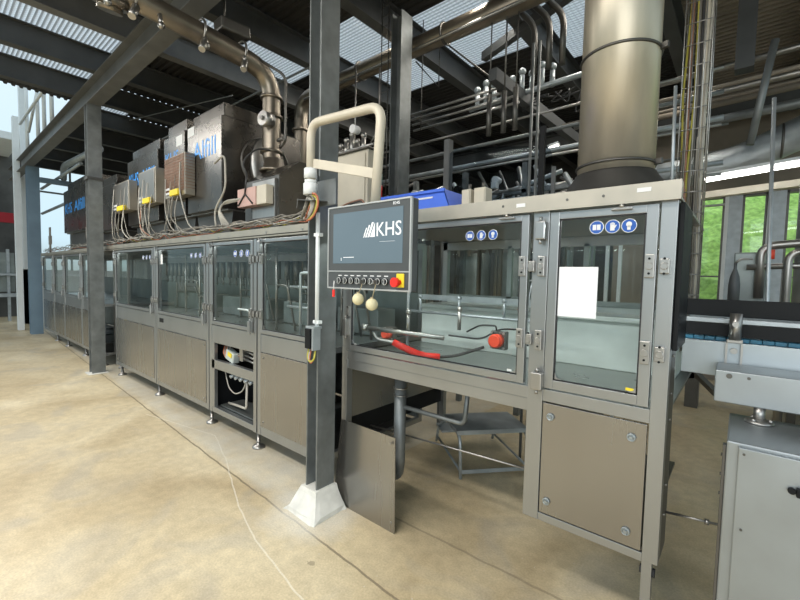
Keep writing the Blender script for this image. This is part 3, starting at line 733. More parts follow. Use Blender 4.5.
# tube bracket
o = thing('screen_bracket', (-2.05, 1.58, 2.1), 'bent beige steel tube bracket carrying the operator screen', 'bracket')
b = MB(); b.tube([(-2.08, 1.58, 2.17), (-2.08, 1.58, 2.535), (-1.485, 1.58, 2.495), (-1.485, 1.54, 1.93)], .026, 16, .09); b.build('bent_tube', M['beige'], o)
b = MB(); b.beam((-2.06, 1.585, 2.292), (-1.505, 1.585, 2.145), .012, .055, .002); b.build('brace', M['beige'], o)
b = MB(); b.cyl((-2.08, 1.58, 2.10), (-2.08, 1.58, 2.17), .044, n=8); b.cyl((-2.08, 1.58, 2.17), (-2.08, 1.58, 2.19), .036, n=16); b.cyl((-2.08, 1.58, 2.2), (-2.08, 1.58, 2.26), .040, n=8); b.build('coupling', M['white'], o, label='white hexagonal pipe coupling')
b = MB(); b.obox((-2.085, 1.60, 2.07), (.16, .12, .006), (.1, .15, 0)); b.obox((-2.16, 1.60, 2.05), (.006, .12, .06), (0, .2, 0)); b.build('clamp_plate', M['darksteel'], o)
b = MB(); b.box(-1.56, -1.40, 1.505, 1.53, 1.80, 1.97, .004); b.build('mounting_plate', M['darksteel'], o)
# cable loops below the coupling
for q, (mm, dx) in enumerate([('cabley', .0), ('cablew', -.03), ('cablew', -.045), ('cabley', .012), ('cable', -.02), ('cableo', .02)]):
    b = MB(); pts = []
    for a in range(13):
        t_ = a/12*PI*1.5; r = .05+.006*q
        pts.append((-2.07+dx-r*math.cos(t_-.3), 1.575-.004*q, 2.02-r*math.sin(t_)))
    b.tube([(-2.06+dx, 1.58, 2.10)]+pts[3:], .006, 6); b.build('looped_cable', M[mm], **T('coloured cable looped below the white coupling at the main column', 'cable', 'looped cables at the main column'))
# conduit, black box
o = thing('conduit_line', (-2.09, 1.64, 1.2), 'pale conduit clipped to the front of the main grey column', 'conduit')
b = MB(); b.tube([(-2.085, 1.645, 1.27), (-2.085, 1.645, 2.0)], .013, 12); b.build('conduit_tube', M['white'], o)
for z in (1.30, 1.86):
    b = MB(); b.box(-2.115, -2.06, 1.635, 1.668, z-.01, z+.012, .002); b.build('clip', M['white'], o)
o = thing('sensor_box', (-2.11, 1.62, 1.05), 'small black box with grey lid and yellow wires on the main column', 'sensor box')
b = MB(); b.box(-2.14, -2.085, 1.59, 1.655, 1.13, 1.26, .004); b.build('case', M['black'], o); b = MB(); b.box(-2.145, -2.06, 1.60, 1.667, 1.258, 1.275, .003); b.box(-2.083, -2.065, 1.60, 1.66, 1.12, 1.26, .002); b.build('bracket', M['galv2'], o)
for q, mm in enumerate(['cabley', 'cablew', 'cableo']):
    b = MB(); b.tube([(-2.13+.012*q, 1.62, 1.13), (-2.135+.012*q, 1.61, 1.07-.004*q), (-2.105, 1.61, 1.04-.005*q), (-2.078, 1.62, 1.06), (-2.08, 1.63, 1.12)], .005+.002*(q == 0), 6, .03); b.build('wire', M[mm], o)

# leaning panel
o = thing('loose_panel', (-1.85, 1.87, 0), 'loose stainless cover panel leaning on the floor right of the main column', 'panel')
b = MB(); b.prism([(-2.155, .0), (-1.575, .0), (-1.60, .60), (-2.10, .60)], 'y', 1.862, 1.868)
for v in b.bm.verts: v.co.y += v.co.z*.03
b.build('sheet', M['panel'], o)
screws(o, [(-1.63, .56), (-1.61, .06)], 1.865, .009)

# pipes below the machine
o = thing('drain_pipe', (-1.79, 2.15, .1), 'vertical steel drain pipe with elbow under the big machine window', 'pipe')
b = MB(); b.tube([(-1.79, 2.15, .95), (-1.79, 2.15, .22), (-1.93, 2.25, .12)], .042, 16, .09); b.build('tube', M['galv'], o)
b = MB(); b.torus((-1.79, 2.15, .83), .044, .008); b.torus((-1.79, 2.15, .78), .044, .006); b.build('clamp', M['steel'], o)
b = MB(); b.tube([(-1.79, 2.15, .70), (-1.36, 2.15, .70), (-1.27, 2.15, .70), (-1.245, 2.15, .98)], .015, 12, .07); b.build('branch_pipe', M['galv'], o)
MB().tube([(-2.125, 2.2, .462), (-.70, 2.2, .535)], .0065, 8).build('support_rod', M['steel'], **T('long thin bright rod crossing under the big window', 'rod'))
o = thing('linkage_rod', (-.12, 2.12, .5), 'thin bright rod with nut linking the big machine to the right cabinet', 'rod')
MB().tube([(-.205, 2.1, .590), (-.012, 2.1, .61)], .0055, 8).build('rod', M['steel'], o); MB().cyl((-.068, 2.1, .604), (-.053, 2.1, .6055), .013, n=6).build('nut', M['steel'], o)
MB().box(-.30, -.215, 2.3, 2.7, 0, .95).build('rear_post', M['darksteel'], **T('dark rear support leg of the big machine beside its front post', 'post')) if 0 else None

# step stool
o = thing('step_stool', (-1.5, 2.9, 0), 'galvanised two step stool standing under the big machine window', 'step stool')
A = math.atan2(.47, .40)        # heading of the long side
def rt(x, y, z):
    c, q = math.cos(A), math.sin(A); return (-1.70+x*c-y*q, 2.77+x*q+y*c, z)
W_, D_ = .62, .42
b = MB(); b.obox(rt(W_/2, D_/2, .36), (W_, D_, .018), (0, 0, A), .004); b.obox(rt(W_/2, .005, .35), (W_, .01, .035), (0, 0, A)); b.build('top_step', M['galv2'], o)
b = MB(); b.obox(rt(W_/2, D_+.13, .19), (W_, .22, .016), (0, 0, A), .004); b.build('lower_step', M['galv2'], o)
for xx in (.02, W_-.02):
    b = MB(); b.tube([rt(xx, -.06, 0), rt(xx, -.02, .335), rt(xx, D_, .335)], .013, 10, .08); b.tube([rt(xx, D_+.28, 0), rt(xx, D_+.22, .18), rt(xx, D_-.05, .335)], .013, 10, .05); b.build('leg_frame', M['galv2'], o)
    b = MB(); b.tube([rt(xx, -.05, .06), rt(xx, D_+.26, .06)], .010, 8); b.build('side_rail', M['galv2'], o)
b = MB(); b.beam(rt(.02, -.05, .05), rt(W_-.02, -.05, .05), .006, .032); b.build('front_rail', M['galv2'], o)

# ------------------------------------------------------------------ items on the big machine
o = thing('plastic_bin', (-1.6, 2.1, 2.0), 'blue plastic storage bin on the machine top behind the screen', 'bin')
b = MB()
x0, x1, y0, y1, z0, z1 = -1.88, -1.33, 2.02, 2.34, 2.003, 2.13
t_ = .006
b.prism([(x0, z0), (x1, z0), (x1-.05, z1), (x0, z1)], 'y', y0, y0+t_); b.prism([(x0, z0), (x1, z0), (x1-.05, z1), (x0, z1)], 'y', y1-t_, y1)
b.box(x0, x0+t_, y0, y1, z0, z1); b.beam((x1-.003, (y0+y1)/2, z0), (x1-.053, (y0+y1)/2, z1), .32, t_); b.box(x0, x1, y0, y1, z0, z0+t_)
b.box(x0-.01, x1-.04, y0-.012, y0+.002, z1-.014, z1+.004, .002); b.box(x0-.01, x1-.04, y1, y1+.012, z1-.014, z1, .002)
b.build('tub', M['blue'], o)
MB().box(-1.72, -1.46, y0-.003, y0, 2.085, 2.095).build('label_strip', M['print'], o)
t = thing('stack_light', (-2.06, 2.12, 1.945), 'short green over red stack light behind the screen bracket', 'signal light')
SLX = -2.02
b = MB(); b.cyl((SLX, 2.12, 1.945), (SLX, 2.12, 2.17), .014, n=12); b.build('pole', M['galv2'], t)
MB().cyl((SLX, 2.12, 2.17), (SLX, 2.12, 2.25), .034, n=16).build('lens', M['red'], t, label='red lens'); MB().cyl((SLX, 2.12, 2.255), (SLX, 2.12, 2.33), .034, n=16).build('lens', M['green'], t, label='green lens'); MB().cyl((SLX, 2.12, 2.33), (SLX, 2.12, 2.345), .026, n=16).build('cap', M['black'], t)
for x, w, lb in ((-1.265, .06, 'left small beige junction box on the machine top rail'), (-1.175, .075, 'right small beige junction box on the machine top rail')):
    t = thing('small_junction_box', (x, 2.12, 1.95), lb, 'junction box')
    MB().box(x-w/2, x+w/2, 2.08, 2.16, 1.95, 2.125, .004).build('case', M['beige'], t); MB().box(x-w/2+.006, x+w/2-.006, 2.074, 2.08, 2.02, 2.118, .002).build('lid', M['beige'], t)
    b = MB(); b.cyl((x, 2.12, 2.125), (x, 2.12, 2.16), .01, n=8); b.build('gland', M['darksteel'], t)
# cabinet behind bracket
t = thing('wall_cabinet', (-2.9, 2.75, 1.93), 'beige steel cabinet standing behind the main column and bracket', 'cabinet')
MB().box(-3.28, -2.60, 2.6, 2.74, 1.935, 2.74, .006).build('body', M['beige'], t); MB().box(-3.25, -2.63, 2.59, 2.6, 1.97, 2.71, .003).build('door', M['beige'], t)
b = MB(); b.box(-3.3, -2.58, 2.57, 2.76, 2.74, 2.755, .003); b.build('lid', M['darksteel'], t)
# valve cluster with gauge on that cabinet
t = thing('valve_cluster', (-2.85, 2.7, 2.755), 'small valve cluster with round gauge on the beige cabinet', 'valve')
b = MB()
for q in range(5): b.cyl((-3.1+q*.08, 2.72, 2.755), (-3.1+q*.08, 2.72, 2.86+.04*(q % 3)), .022, n=10); b.sph((-3.1+q*.08, 2.72, 2.88+.04*(q % 3)), .028, n=10)
b.tube([(-3.15, 2.72, 2.82), (-2.65, 2.72, 2.82)], .014, 8); b.tube([(-2.9, 2.72, 2.8), (-2.9, 2.72, 3.6)], .007, 6); b.tube([(-2.75, 2.75, 2.82), (-2.62, 2.75, 2.95), (-2.62, 2.75, 3.5)], .007, 6, .05); b.build('valve_body', M['steel'], t)
b = MB(); b.cyl((-2.9, 2.68, 3.0), (-2.9, 2.755, 3.0), .04, n=20); b.build('gauge', M['print'], t)
for q in range(5):
    b = MB(); r = random.Random(q+50); b.tube([(-2.75+.03*q, 2.3+.02*q, 1.96), (-2.6, 2.25, 2.08+.02*q), (-2.4, 2.2, 2.12+.015*q), (-2.2, 2.15, 2.14+.01*q), (-2.08, 2.1, 2.03)], .007, 6, .05)
    b.build('machine_cable', M[['cabled', 'cableo', 'cable', 'cabled', 'copper'][q]], **T('dark cable in the bundle sagging behind the top edge of the screen', 'cable', 'cable bundle behind the screen'))

# ------------------------------------------------------------------ filler heads above left bays
def case(x0, x1, z1, lab, txt, y0=2.10, step=.14, y1=3.1, z0=2.3):
    t = thing('control_case', ((x0+x1)/2, (y0+y1)/2, 1.94), lab, 'control cabinet')
    b = MB(); b.box(x0, x1, y0, y1, z0, z1-step, .008); b.build('case_body', M['boxsteel'], t)
    b = MB(); b.box(x0+.12*(x1-x0), x1, y0+.03, y1-.3, z1-step, z1, .006); b.build('upper_case', M['boxsteel'], t)
    b = MB(); b.prism([(x0-.02, z0), (x1+.02, z0), (x1-.08, 1.95), (x0+.08, 1.95)], 'y', y0+.12, y1-.05); b.build('skirt', M['darksteel'], t)
    MB().box(x0-.03, x1+.03, y0+.05, y1, z0-.015, z0, .002).build('base_flange', M['steel'], t)
    for s, a, c, d, e in txt: text(s, a, c, d, e, y0-.0005, M['textblue'], t, 'lettering')
    return t
k1 = case(-5.14, -4.29, 3.42, 'large steel control case with bright blue lettering, nearest the vertical pipe', [('Alfill', -4.98, -4.42, 2.90, 3.10)])
MB().box(-5.12, -4.95, 2.097, 2.10, 3.2, 3.3).build('label_plate', M['print'], k1)
# oval bulge with curved ribs on the right side
b = MB(); b.lathe((0, 0, 0), [(.02, .05), (.18, .045), (.26, .02), (.28, 0)], 28)
for v in b.bm.verts: x, y, z = v.co; v.co = (-4.29+z, 2.62+x*.7, 2.86+y*1.15)
b.build('oval_cover', M['steel'], k1)
b = MB(); b.torus((-4.285, 2.62, 2.86), .30, .012, 'x', 30, 8); b.build('rim', M['darksteel'], k1)
k2 = case(-5.86, -5.22, 3.46, 'narrow steel control case between the two larger lettered cases', [('KHS', -5.80, -5.40, 2.98, 3.12)])
MB().box(-5.46, -5.28, 2.097, 2.10, 3.16, 3.28).build('label_plate', M['print'], k2)
k3 = case(-7.3, -6.08, 3.40, 'wide steel control case with blue lettering above the second column side', [('KHS', -7.22, -6.82, 2.86, 3.06), ('Alfill', -6.72, -6.20, 2.86, 3.06)])
k4 = case(-11.6, -9.5, 3.46, 'far dark control case with blue lettering beside the bluish column', [('KHS', -11.45, -10.85, 2.82, 3.04), ('Alfill', -10.65, -9.85, 2.82, 3.04)], z0=2.42)
k5 = case(-9.1, -7.95, 3.2, 'low steel control case half hidden by the second column', [])

def jbox(x0, x1, z0, z1, lab, style, y0=1.98, y1=2.10):
    t = thing('terminal_box', ((x0+x1)/2, y0, z0), lab, 'terminal box')
    b = MB(); b.box(x0, x1, y0, y1-.005, z0, z1, .006); b.build('case', M['railsteel'], t)
    r = random.Random(x0)
    if style == 2:
        b = MB(); n = 16
        for q in range(n):
            x = x0+.02+(x1-x0-.04)*q/(n-1); b.tube([(x, y0-.006, z0+.05), (x, y0-.006, z1-.01)], .004, 5)
        for q in range(12): z = z0+.08+(z1-z0-.1)*q/11; b.tube([(x0+.01, y0-.008, z), (x1-.01, y0-.008, z)], .003, 5)
        # wires over the right side too
        for q in range(12): z = z0+.08+(z1-z0-.1)*q/11; b.tube([(x1+.004, y0, z), (x1+.004, y1-.01, z)], .003, 5)
        b.build('wiring_mesh', M['copper'], t)
    else:
        b = MB(); b.box(x0+.02, x1-.02, y0-.01, y0, z0+.02, z1-.02, .003); b.build('cover', M['steel'] if style == 0 else M['beige'], t)
    for q in range(2): MB().box(x0+.03, x0+.28*(x1-x0), y0-.012, y0-.010, z0+.04+q*.05, z0+.065+q*.05).build('label_plate', M['print'], t)
    if style != 1: MB().box(x0+(x1-x0)*.45, x0+(x1-x0)*.85, y0-.05, y0-.012, z0+.0, z0+.07, .006).build('plug', M['yellow'], t, label='yellow plug')
    n = 7
    for q in range(n):
        x = x0+(x1-x0)*(q+1)/(n+1); zz = z0 if q % 2 else z0+(z1-z0)*r.uniform(.2, .85); s = r.uniform(-.25, .45)
        b = MB(); b.tube([(x, y0-.02, zz), (x+r.uniform(-.05, .05), y0-.05, (zz+2.0)/2+r.uniform(-.05, .1)), (x+s*.6, y0-.04, 2.12), (x+s, y0+.03, 2.03)], r.choice([.004, .006, .008]), 6, .12)
        b.build('cable', M[r.choice(['cablew', 'cable', 'copper', 'cablew', 'cable', 'cable', 'cablew'])], t)
    return t
jbox(-7.55, -6.85, 2.5, 2.93, 'leftmost terminal box with yellow plug and hanging wires', 0)
jbox(-6.42, -5.82, 2.5, 2.95, 'middle terminal box with red wires hanging from its front', 0)
jbox(-5.50, -4.92, 2.5, 2.98, 'terminal box covered in copper mesh wiring with yellow plug, nearest the vertical pipe', 2)
for q in range(5):
    b = MB(); b.tube([(-4.28, 2.02, 2.75-.01*q), (-4.02+.03*q, 2.0, 2.80-.06*q), (-3.98+.02*q, 1.99, 2.45), (-4.25+.04*q, 2.0, 2.25), (-4.2+.05*q, 2.0, 2.04)] if q < 1 else [(-3.75-.02*q, 2.14, 2.36), (-4.1-.02*q, 2.05, 2.36-.01*q), (-4.22+.01*q, 2.02, 2.25), (-4.1+.05*q, 2.0, 2.05)], .010, 8, .1)
    b.build('looped_cable', M['cablew'], **T('pale cable looping down beside the large lettered case', 'cable', 'pale looping cables left of the pump box'))
for (x, z, lb) in ((-9.25, 2.9, 'tall thin cable riser beside the second column above the far cabinets'), (-12.6, 2.6, 'cable riser with knotted wires beside the bluish column')):
    b = MB(); r = random.Random(int(x*10))
    for q in range(5): b.tube([(x+.04*q, 2.0, 2.0), (x+.04*q+r.uniform(-.05, .05), 2.0, 2.0+(z-2)*.5), (x+.04*q, 2.0, z)], .009, 6, .1)
    b.box(x-.02, x+.2, 1.985, 2.015, 2.2, 2.4); b.build('cable_riser', M['cable'], **T(lb, 'cable riser'))

# pump box with vertical pipe
t = thing('valve_housing', (-3.7, 2.5, 1.945), 'steel housing under the vertical pipe with square inspection lid', 'valve housing')
b = MB(); b.prism([(2.22, 1.95), (2.95, 1.95), (2.95, 2.72), (2.45, 2.72), (2.22, 2.55)], 'x', -4.02, -3.40); b.build('body', M['boxsteel'], t)
b = MB(); b.box(-3.84, -3.44, 2.195, 2.222, 2.10, 2.52, .004); b.build('inspection_lid', M['steel'], t)
b = MB(); b.box(-3.85, -3.43, 2.19, 2.215, 2.14, 2.16); b.build('lid_bar', M['darksteel'], t)
t = thing('solenoid_box', (-3.8, 2.1, 2.2), 'pinkish plastic box with beige lid fixed on the pipe housing', 'junction box')
b = MB(); b.box(-3.96, -3.62, 2.10, 2.19, 2.27, 2.45, .006); b.build('case', M['pink'], t, label='pinkish case'); b = MB(); b.box(-3.62, -3.45, 2.11, 2.19, 2.27, 2.45, .006); b.build('lid', M['beige'], t)
b = MB()
for a, c in (((-3.93, 2.285), (-3.8, 2.39)), ((-3.8, 2.39), (-3.66, 2.285)), ((-3.8, 2.39), (-3.76, 2.58))): b.tube([(a[0], 2.092, a[1]), (c[0], 2.092, c[1])], .008, 6)
b.tube([(-3.76, 2.09, 2.58), (-3.88, 2.1, 2.72), (-3.78, 2.2, 2.86), (-3.85, 2.4, 2.9)], .009, 6, .1); b.build('cable', M['cabled'], t)
px_, py_ = -3.98, 2.5
t = thing('overhead_pipe', (px_, py_, 2.72), 'large brownish steel pipe running overhead and dropping vertically onto the housing', 'pipe')
b = MB(); b.tube([(px_+.12, 2.5, 2.62), (px_, py_, 2.85), (px_, py_, 3.75), (px_, 1.9, 3.82), (px_, -.5, 3.98)], .095, 20, .28); b.build('tube', M['tubesteel'], t)
for z in (2.93, 3.30, 3.50): MB().lathe((px_, py_, z-.02), [(.118, 0), (.118, .028), (.1, .034)], 24).build('flange', M['tubesteel'], t)
b = MB(); b.lathe((px_+.05, py_, 2.70), [(.15, 0), (.15, .03), (.115, .04), (.10, .14)], 24); b.build('flange', M['tubesteel'], t)
b = MB(); b.cyl((-3.90, 2.44, 3.22), (-3.885, 2.33, 3.22), .075, n=24); b.cyl((-3.885, 2.33, 3.22), (-3.88, 2.31, 3.22), .022, n=12); b.build('valve_wheel', M['steel'], t, label='round valve disc')
for q, y in enumerate((.72, 1.2, 1.75, 2.15)):
    b = MB(); b.torus((px_, y, 3.89-.02*q), .105, .012, 'y', 24, 8)
    b.cyl((px_+.08, y, 3.78-.02*q), (px_+.14, y-.05, 3.66-.02*q), .03, n=10); b.build('pipe_clamp', M['steel'], t)
b = MB(); b.cyl((px_-.02, 1.05, 3.80), (px_-.04, 1.05, 3.74), .13, n=28); b.cyl((px_-.03, 1.05, 3.76), (px_-.05, 1.05, 3.70), .09, n=24); b.build('inspection_port', M['tubesteel'], t, label='round port on the underside')
b = MB(); b.tube([(px_+.16, 2.5, 2.95), (px_+.26, 2.5, 2.98), (px_+.26, 2.5, 3.66), (px_+.08, 2.3, 3.8)], .014, 8, .08); b.cyl((px_+.2, 2.45, 3.0), (px_+.3, 2.45, 3.0), .02, n=8); b.build('side_pipe', M['darksteel'], t)
b = MB(); b.obox((px_+.02, 2.05, 3.99), (.18, .3, .12), (.05, 0, 0), .02); b.build('actuator', M['darksteel'], t)
for q in range(4):
    b = MB(); y = 1.0+q*.38; b.cyl((px_+.06, y, 3.80), (px_+.1, y, 3.70), .02, n=8); b.sph((px_+.1, y, 3.69), .03, n=10); b.build('spray_nozzle', M['steel'], t)
for y in (1.35, 1.98): MB().tube([(px_, y, 3.9), (px_, y, 4.70)], .012, 6).build('pipe_hanger', M['darksteel'], **T('thin hanger rod holding the overhead pipe under the roof', 'hanger rod', 'overhead pipe hangers'))
t = thing('rear_pipe', (-5.2, 3.75, 0), 'second brown pipe behind, turning along the hall past the main column', 'pipe')
b = MB(); b.tube([(-5.18, 3.75, 0), (-5.18, 3.75, 4.20), (-4.2, 3.75, 4.24), (1.2, 3.75, 4.27)], .10, 18, .25); b.build('tube', M['tubesteel'], t)
for z in (2.6, 3.2, 3.75): MB().lathe((-5.18, 3.75, z), [(.13, 0), (.13, .03), (.10, .035)], 22).build('flange', M['tubesteel'], t)
for x in (-3.9, -2.6): MB().torus((x, 3.75, 4.25), .105, .014, 'x').build('pipe_clamp', M['darksteel'], t)
b = MB(); b.tube([(-4.9, 3.6, 4.1), (-1.4, 3.6, 4.14)], .016, 8); b.build('parallel_tube', M['steel'], t)
# hood ledge under beam at far left of box row, thin tie rods
MB().tube([(-7.3, 2.4, 3.60), (-4.5, 3.4, 4.35)], .014, 6).build('tie_rod', M['galv'], **T('thin diagonal tie rod above the row of control cases', 'rod'))
MB().tube([(-8.2, 2.4, 4.2), (-5.6, 2.9, 4.1)], .008, 6).build('tie_wire', M['galv'], **T('thin wire stretched under the dark roof right of the second column', 'wire'))

# ------------------------------------------------------------------ cables tray / riser at right
t = thing('cable_riser_basket', (-.27, 2.95, 1.2), 'vertical wire basket full of yellow and grey cables right of the round duct', 'cable riser')
xa, xb, ya, yb = -.325, -.195, 2.86, 2.98
b = MB()
for x in [xa+(xb-xa)*q/4 for q in range(5)]: b.cyl((x, ya, 1.2), (x, ya, 4.7), .0035, n=5); b.cyl((x, yb, 1.2), (x, yb, 4.7), .0035, n=5)
for q in range(30):
    z = 1.3+q*.118; b.tube([(xa, ya, z), (xb, ya, z), (xb, yb, z), (xa, yb, z), (xa, ya, z)], .0035, 5)
b.build('wire_basket', M['steel'], t)
for q in range(9):
    r = random.Random(q+5); x = xa+.012+q*.013; pts = [(x+r.uniform(-.01, .01), ya+.03+.05*r.random(), 1.2+k_*.5) for k_ in range(8)]
    b = MB(); b.tube(pts, r.uniform(.006, .011), 6); b.build('cable', M[['cabley', 'cable', 'copper', 'cabley', 'cable', 'cabled', 'cablew', 'cable', 'cablew'][q]], t)
b = MB(); b.cyl((-.225, 2.93, 1.2), (-.225, 2.93, 4.7), .018, n=10); b.build('conduit', M['beige'], t)
MB().cyl((-.30, 2.50, 1.945), (-.31, 2.50, 2.60), .008, n=8).build('thin_post', M['galv2'], **T('thin upright steel rod between the round duct and the cable basket', 'rod'))
MB().cyl((.16, 3.2, 0), (.085, 3.2, 2.68), .010, n=8).build('thin_post', M['galv2'], **T('thin upright rod before the right green window', 'rod'))

# ------------------------------------------------------------------ right: conveyor and cabinet
t = thing('bottle_conveyor', (.9, 2.45, 0), 'steel conveyor with black side guards and blue chain leaving the machine to the right', 'conveyor')
b = MB(); b.box(-.20, 3.2, 2.30, 2.32, 1.19, 1.345, .002); b.box(-.20, 3.2, 2.60, 2.62, 1.19, 1.345, .002); b.box(-.20, 3.2, 2.32, 2.60, 1.20, 1.21); b.build('side_plates', M['convside'], t)
b = MB()
for q in range(85): b.box(-.20+q*.04, -.20+q*.04+.038, 2.325, 2.595, 1.345, 1.362, .002)
b.build('chain', M['chain'], t, label='blue plastic slat chain')
for y in (2.36, 2.56): MB().box(-.20, 3.2, y-.012, y+.012, 1.366, 1.422).build('guard', M['black'], t)
b = MB(); b.box(-.20, 3.2, 2.345, 2.362, 1.425, 1.445, .002); b.box(-.20, 3.2, 2.56, 2.575, 1.425, 1.445, .002); b.build('guide_rail', M['galv2'], t)
b = MB(); b.box(-.20, 3.2, 2.40, 2.42, 1.452, 1.53, .003); b.build('upper_guard', M['black'], t)
for x in (-.012, 1.2, 2.4):
    b = MB(); b.cyl((x, 2.285, 1.36), (x, 2.285, 1.475), .022, n=16); b.cyl((x, 2.255, 1.43), (x, 2.29, 1.43), .012, n=12); b.box(x-.028, x+.028, 2.285, 2.30, 1.345, 1.36, .002); b.box(x-.03, x-.022, 2.28, 2.30, 1.2, 1.345); b.box(x+.022, x+.03, 2.28, 2.30, 1.2, 1.345)
    b.cyl((x, 2.285, 1.31), (x, 2.299, 1.31), .013, n=12); b.build('rail_post', M['steel'], t)
for x in (1.0, 2.9):
    b = MB(); b.tube([(x, 2.35, 1.2), (x+.06, 2.35, .9), (x+.06, 2.35, .0)], .02, 8, .1); b.tube([(x, 2.57, 1.2), (x+.06, 2.57, .9), (x+.06, 2.57, .0)], .02, 8, .1); b.build('leg', M['galv'], t)
t = thing('drive_housing', (.6, 1.9, 1.16), 'light grey steel box housing in front of the conveyor on a round pedestal', 'housing')
b = MB(); b.box(-.065, 1.3, 2.08, 2.285, 1.125, 1.2545, .004); b.build('cover', M['cabface'], t)
b = MB(); b.cyl((-.02, 2.074, 1.235), (-.02, 2.08, 1.235), .010, n=10); b.cyl((.04, 2.076, 1.235), (.04, 2.08, 1.235), .006, n=8); b.build('screw', M['darksteel'], t)
b = MB(); b.cyl((.078, 2.10, 1.066), (.078, 2.10, 1.126), .018, n=16); b.lathe((.078, 2.10, 1.063), [(.045, 0), (.045, .008), (.02, .016)], 24)
b.build('pedestal', M['steel'], t)
q = MB()
for a in range(3): q.cyl((.078+.034*math.cos(a*2.1), 2.1+.034*math.sin(a*2.1), 1.07), (.078+.034*math.cos(a*2.1), 2.1+.034*math.sin(a*2.1), 1.082), .008, n=6)
q.build('bolt', M['steel'], t)
t = thing('floor_cabinet', (.6, 1.9, 0), 'light grey steel floor cabinet at the lower right corner', 'cabinet')
b = MB(); b.box(-.012, 1.3, 1.79, 2.19, .0, 1.062, .006); b.build('body', M['cabface'], t)
b = MB(); b.box(.02, 1.27, 1.774, 1.79, .06, 1.05, .003); d = b.build('door', M['cabface'], t)
b = MB(); b.box(.165, .19, 1.755, 1.774, .935, .965, .004); b.cyl((.155, 1.762, .95), (.155, 1.774, .95), .010, n=12); b.build('handle', M['black'], d)
q = MB()
for x, z in ((.035, 1.03), (.04, .77)): q.cyl((x, 1.770, z), (x, 1.774, z), .004, n=8)
q.build('screw', M['darksteel'], d)
b = MB(); b.box(-.022, -.012, 1.80, 1.83, .2, 1.04, .002)
for z in (.86, .93, 1.0): b.cyl((-.026, 1.815, z), (-.02, 1.815, z), .006, n=8)
b.build('hinge_strip', M['darksteel'], t)

# things seen beyond the conveyor
t = thing('mesh_conveyor', (-.6, 6.5, 0), 'low conveyor with perforated side seen through the gap right of the big machine', 'conveyor')
b = MB(); b.box(-1.2, 1.4, 6.4, 6.45, .62, .66); b.box(-1.2, 1.4, 6.4, 6.45, .80, .84); b.box(-1.2, -1.18, 6.4, 6.45, .62, .84)
for q in range(40): b.box(-1.2+q*.065, -1.18+q*.065, 6.41, 6.44, .66, .80)
for z in (.70, .755): b.box(-1.2, 1.4, 6.41, 6.44, z, z+.012)
b.build('perforated_side', M['steel'], t)
for x in (-.5, .4):
    b = MB(); b.box(x, x+.14, 6.4, 6.6, 0, .62); b.build('leg', M['darksteel'], t)
b = MB(); b.beam((-.7, 6.2, .8), (-.1, 5.2, .45), .06, .05); b.build('brace', M['darksteel'], t)
t = thing('process_pipework', (.4, 4.2, 0), 'steel process pipework with red valve cap before the right window', 'pipework')
b = MB(); b.tube([(.10, 4.2, 1.5), (.10, 4.2, 1.9), (.45, 4.2, 1.93), (.9, 4.2, 1.93)], .03, 12, .08); b.tube([(.02, 4.2, 1.74), (.5, 4.2, 1.76)], .022, 10); b.tube([(.25, 4.1, 0), (.25, 4.1, 1.85), (.9, 4.1, 1.85)], .025, 10, .08); b.build('pipe', M['steel'], t)
MB().cyl((.155, 4.15, 1.80), (.155, 4.15, 1.87), .022, n=12).build('valve_cap', M['orangered'], t, label='red valve cap')
b = MB(); b.box(-.06, .14, 4.25, 4.35, 1.45, 1.86, .01); b.build('control_box', M['inner'], t)
b = MB(); b.box(-.3, 1.6, 4.0, 4.6, 1.36, 1.40); b.box(.3, .35, 4.1, 4.15, 0, 1.36); b.box(1.4, 1.45, 4.1, 4.15, 0, 1.36); b.build('bench', M['darksteel'], t)
t = thing('gas_cylinder', (-.05, 3.9, 1.3), 'slim dark pressure bottle beside the middle green window', 'pressure bottle')
b = MB(); b.lathe((-.045, 3.9, 1.3), [(.035, 0), (.035, .30), (.028, .36), (.010, .42), (.010, .46)], 16); b.build('bottle', M['hmi'], t); MB().tube([(-.045, 3.9, 1.76), (-.02, 3.9, 1.79), (.05, 3.9, 1.79)], .008, 6, .02).build('outlet', M['steel'], t)
MB().box(-.3, 1.6, 3.8, 3.98, 1.29, 1.30).build('shelf', M['darksteel'], t) if 0 else None
t = thing('steel_tank', (.60, 5.0, 0), 'grey cylindrical tank at the right edge before the windows', 'tank')
b = MB(); b.lathe((.62, 5.0, 0), [(.28, .3), (.28, 2.6), (.2, 2.8), (.05, 2.85)], 32); b.build('vessel', M['galv2'], t)
for a in (0, 2, 4): b = MB(); b.cyl((.62+.22*math.cos(a), 5+.22*math.sin(a), 0), (.62+.22*math.cos(a), 5+.22*math.sin(a), .35), .03, n=8); b.build('leg', M['galv'], t)
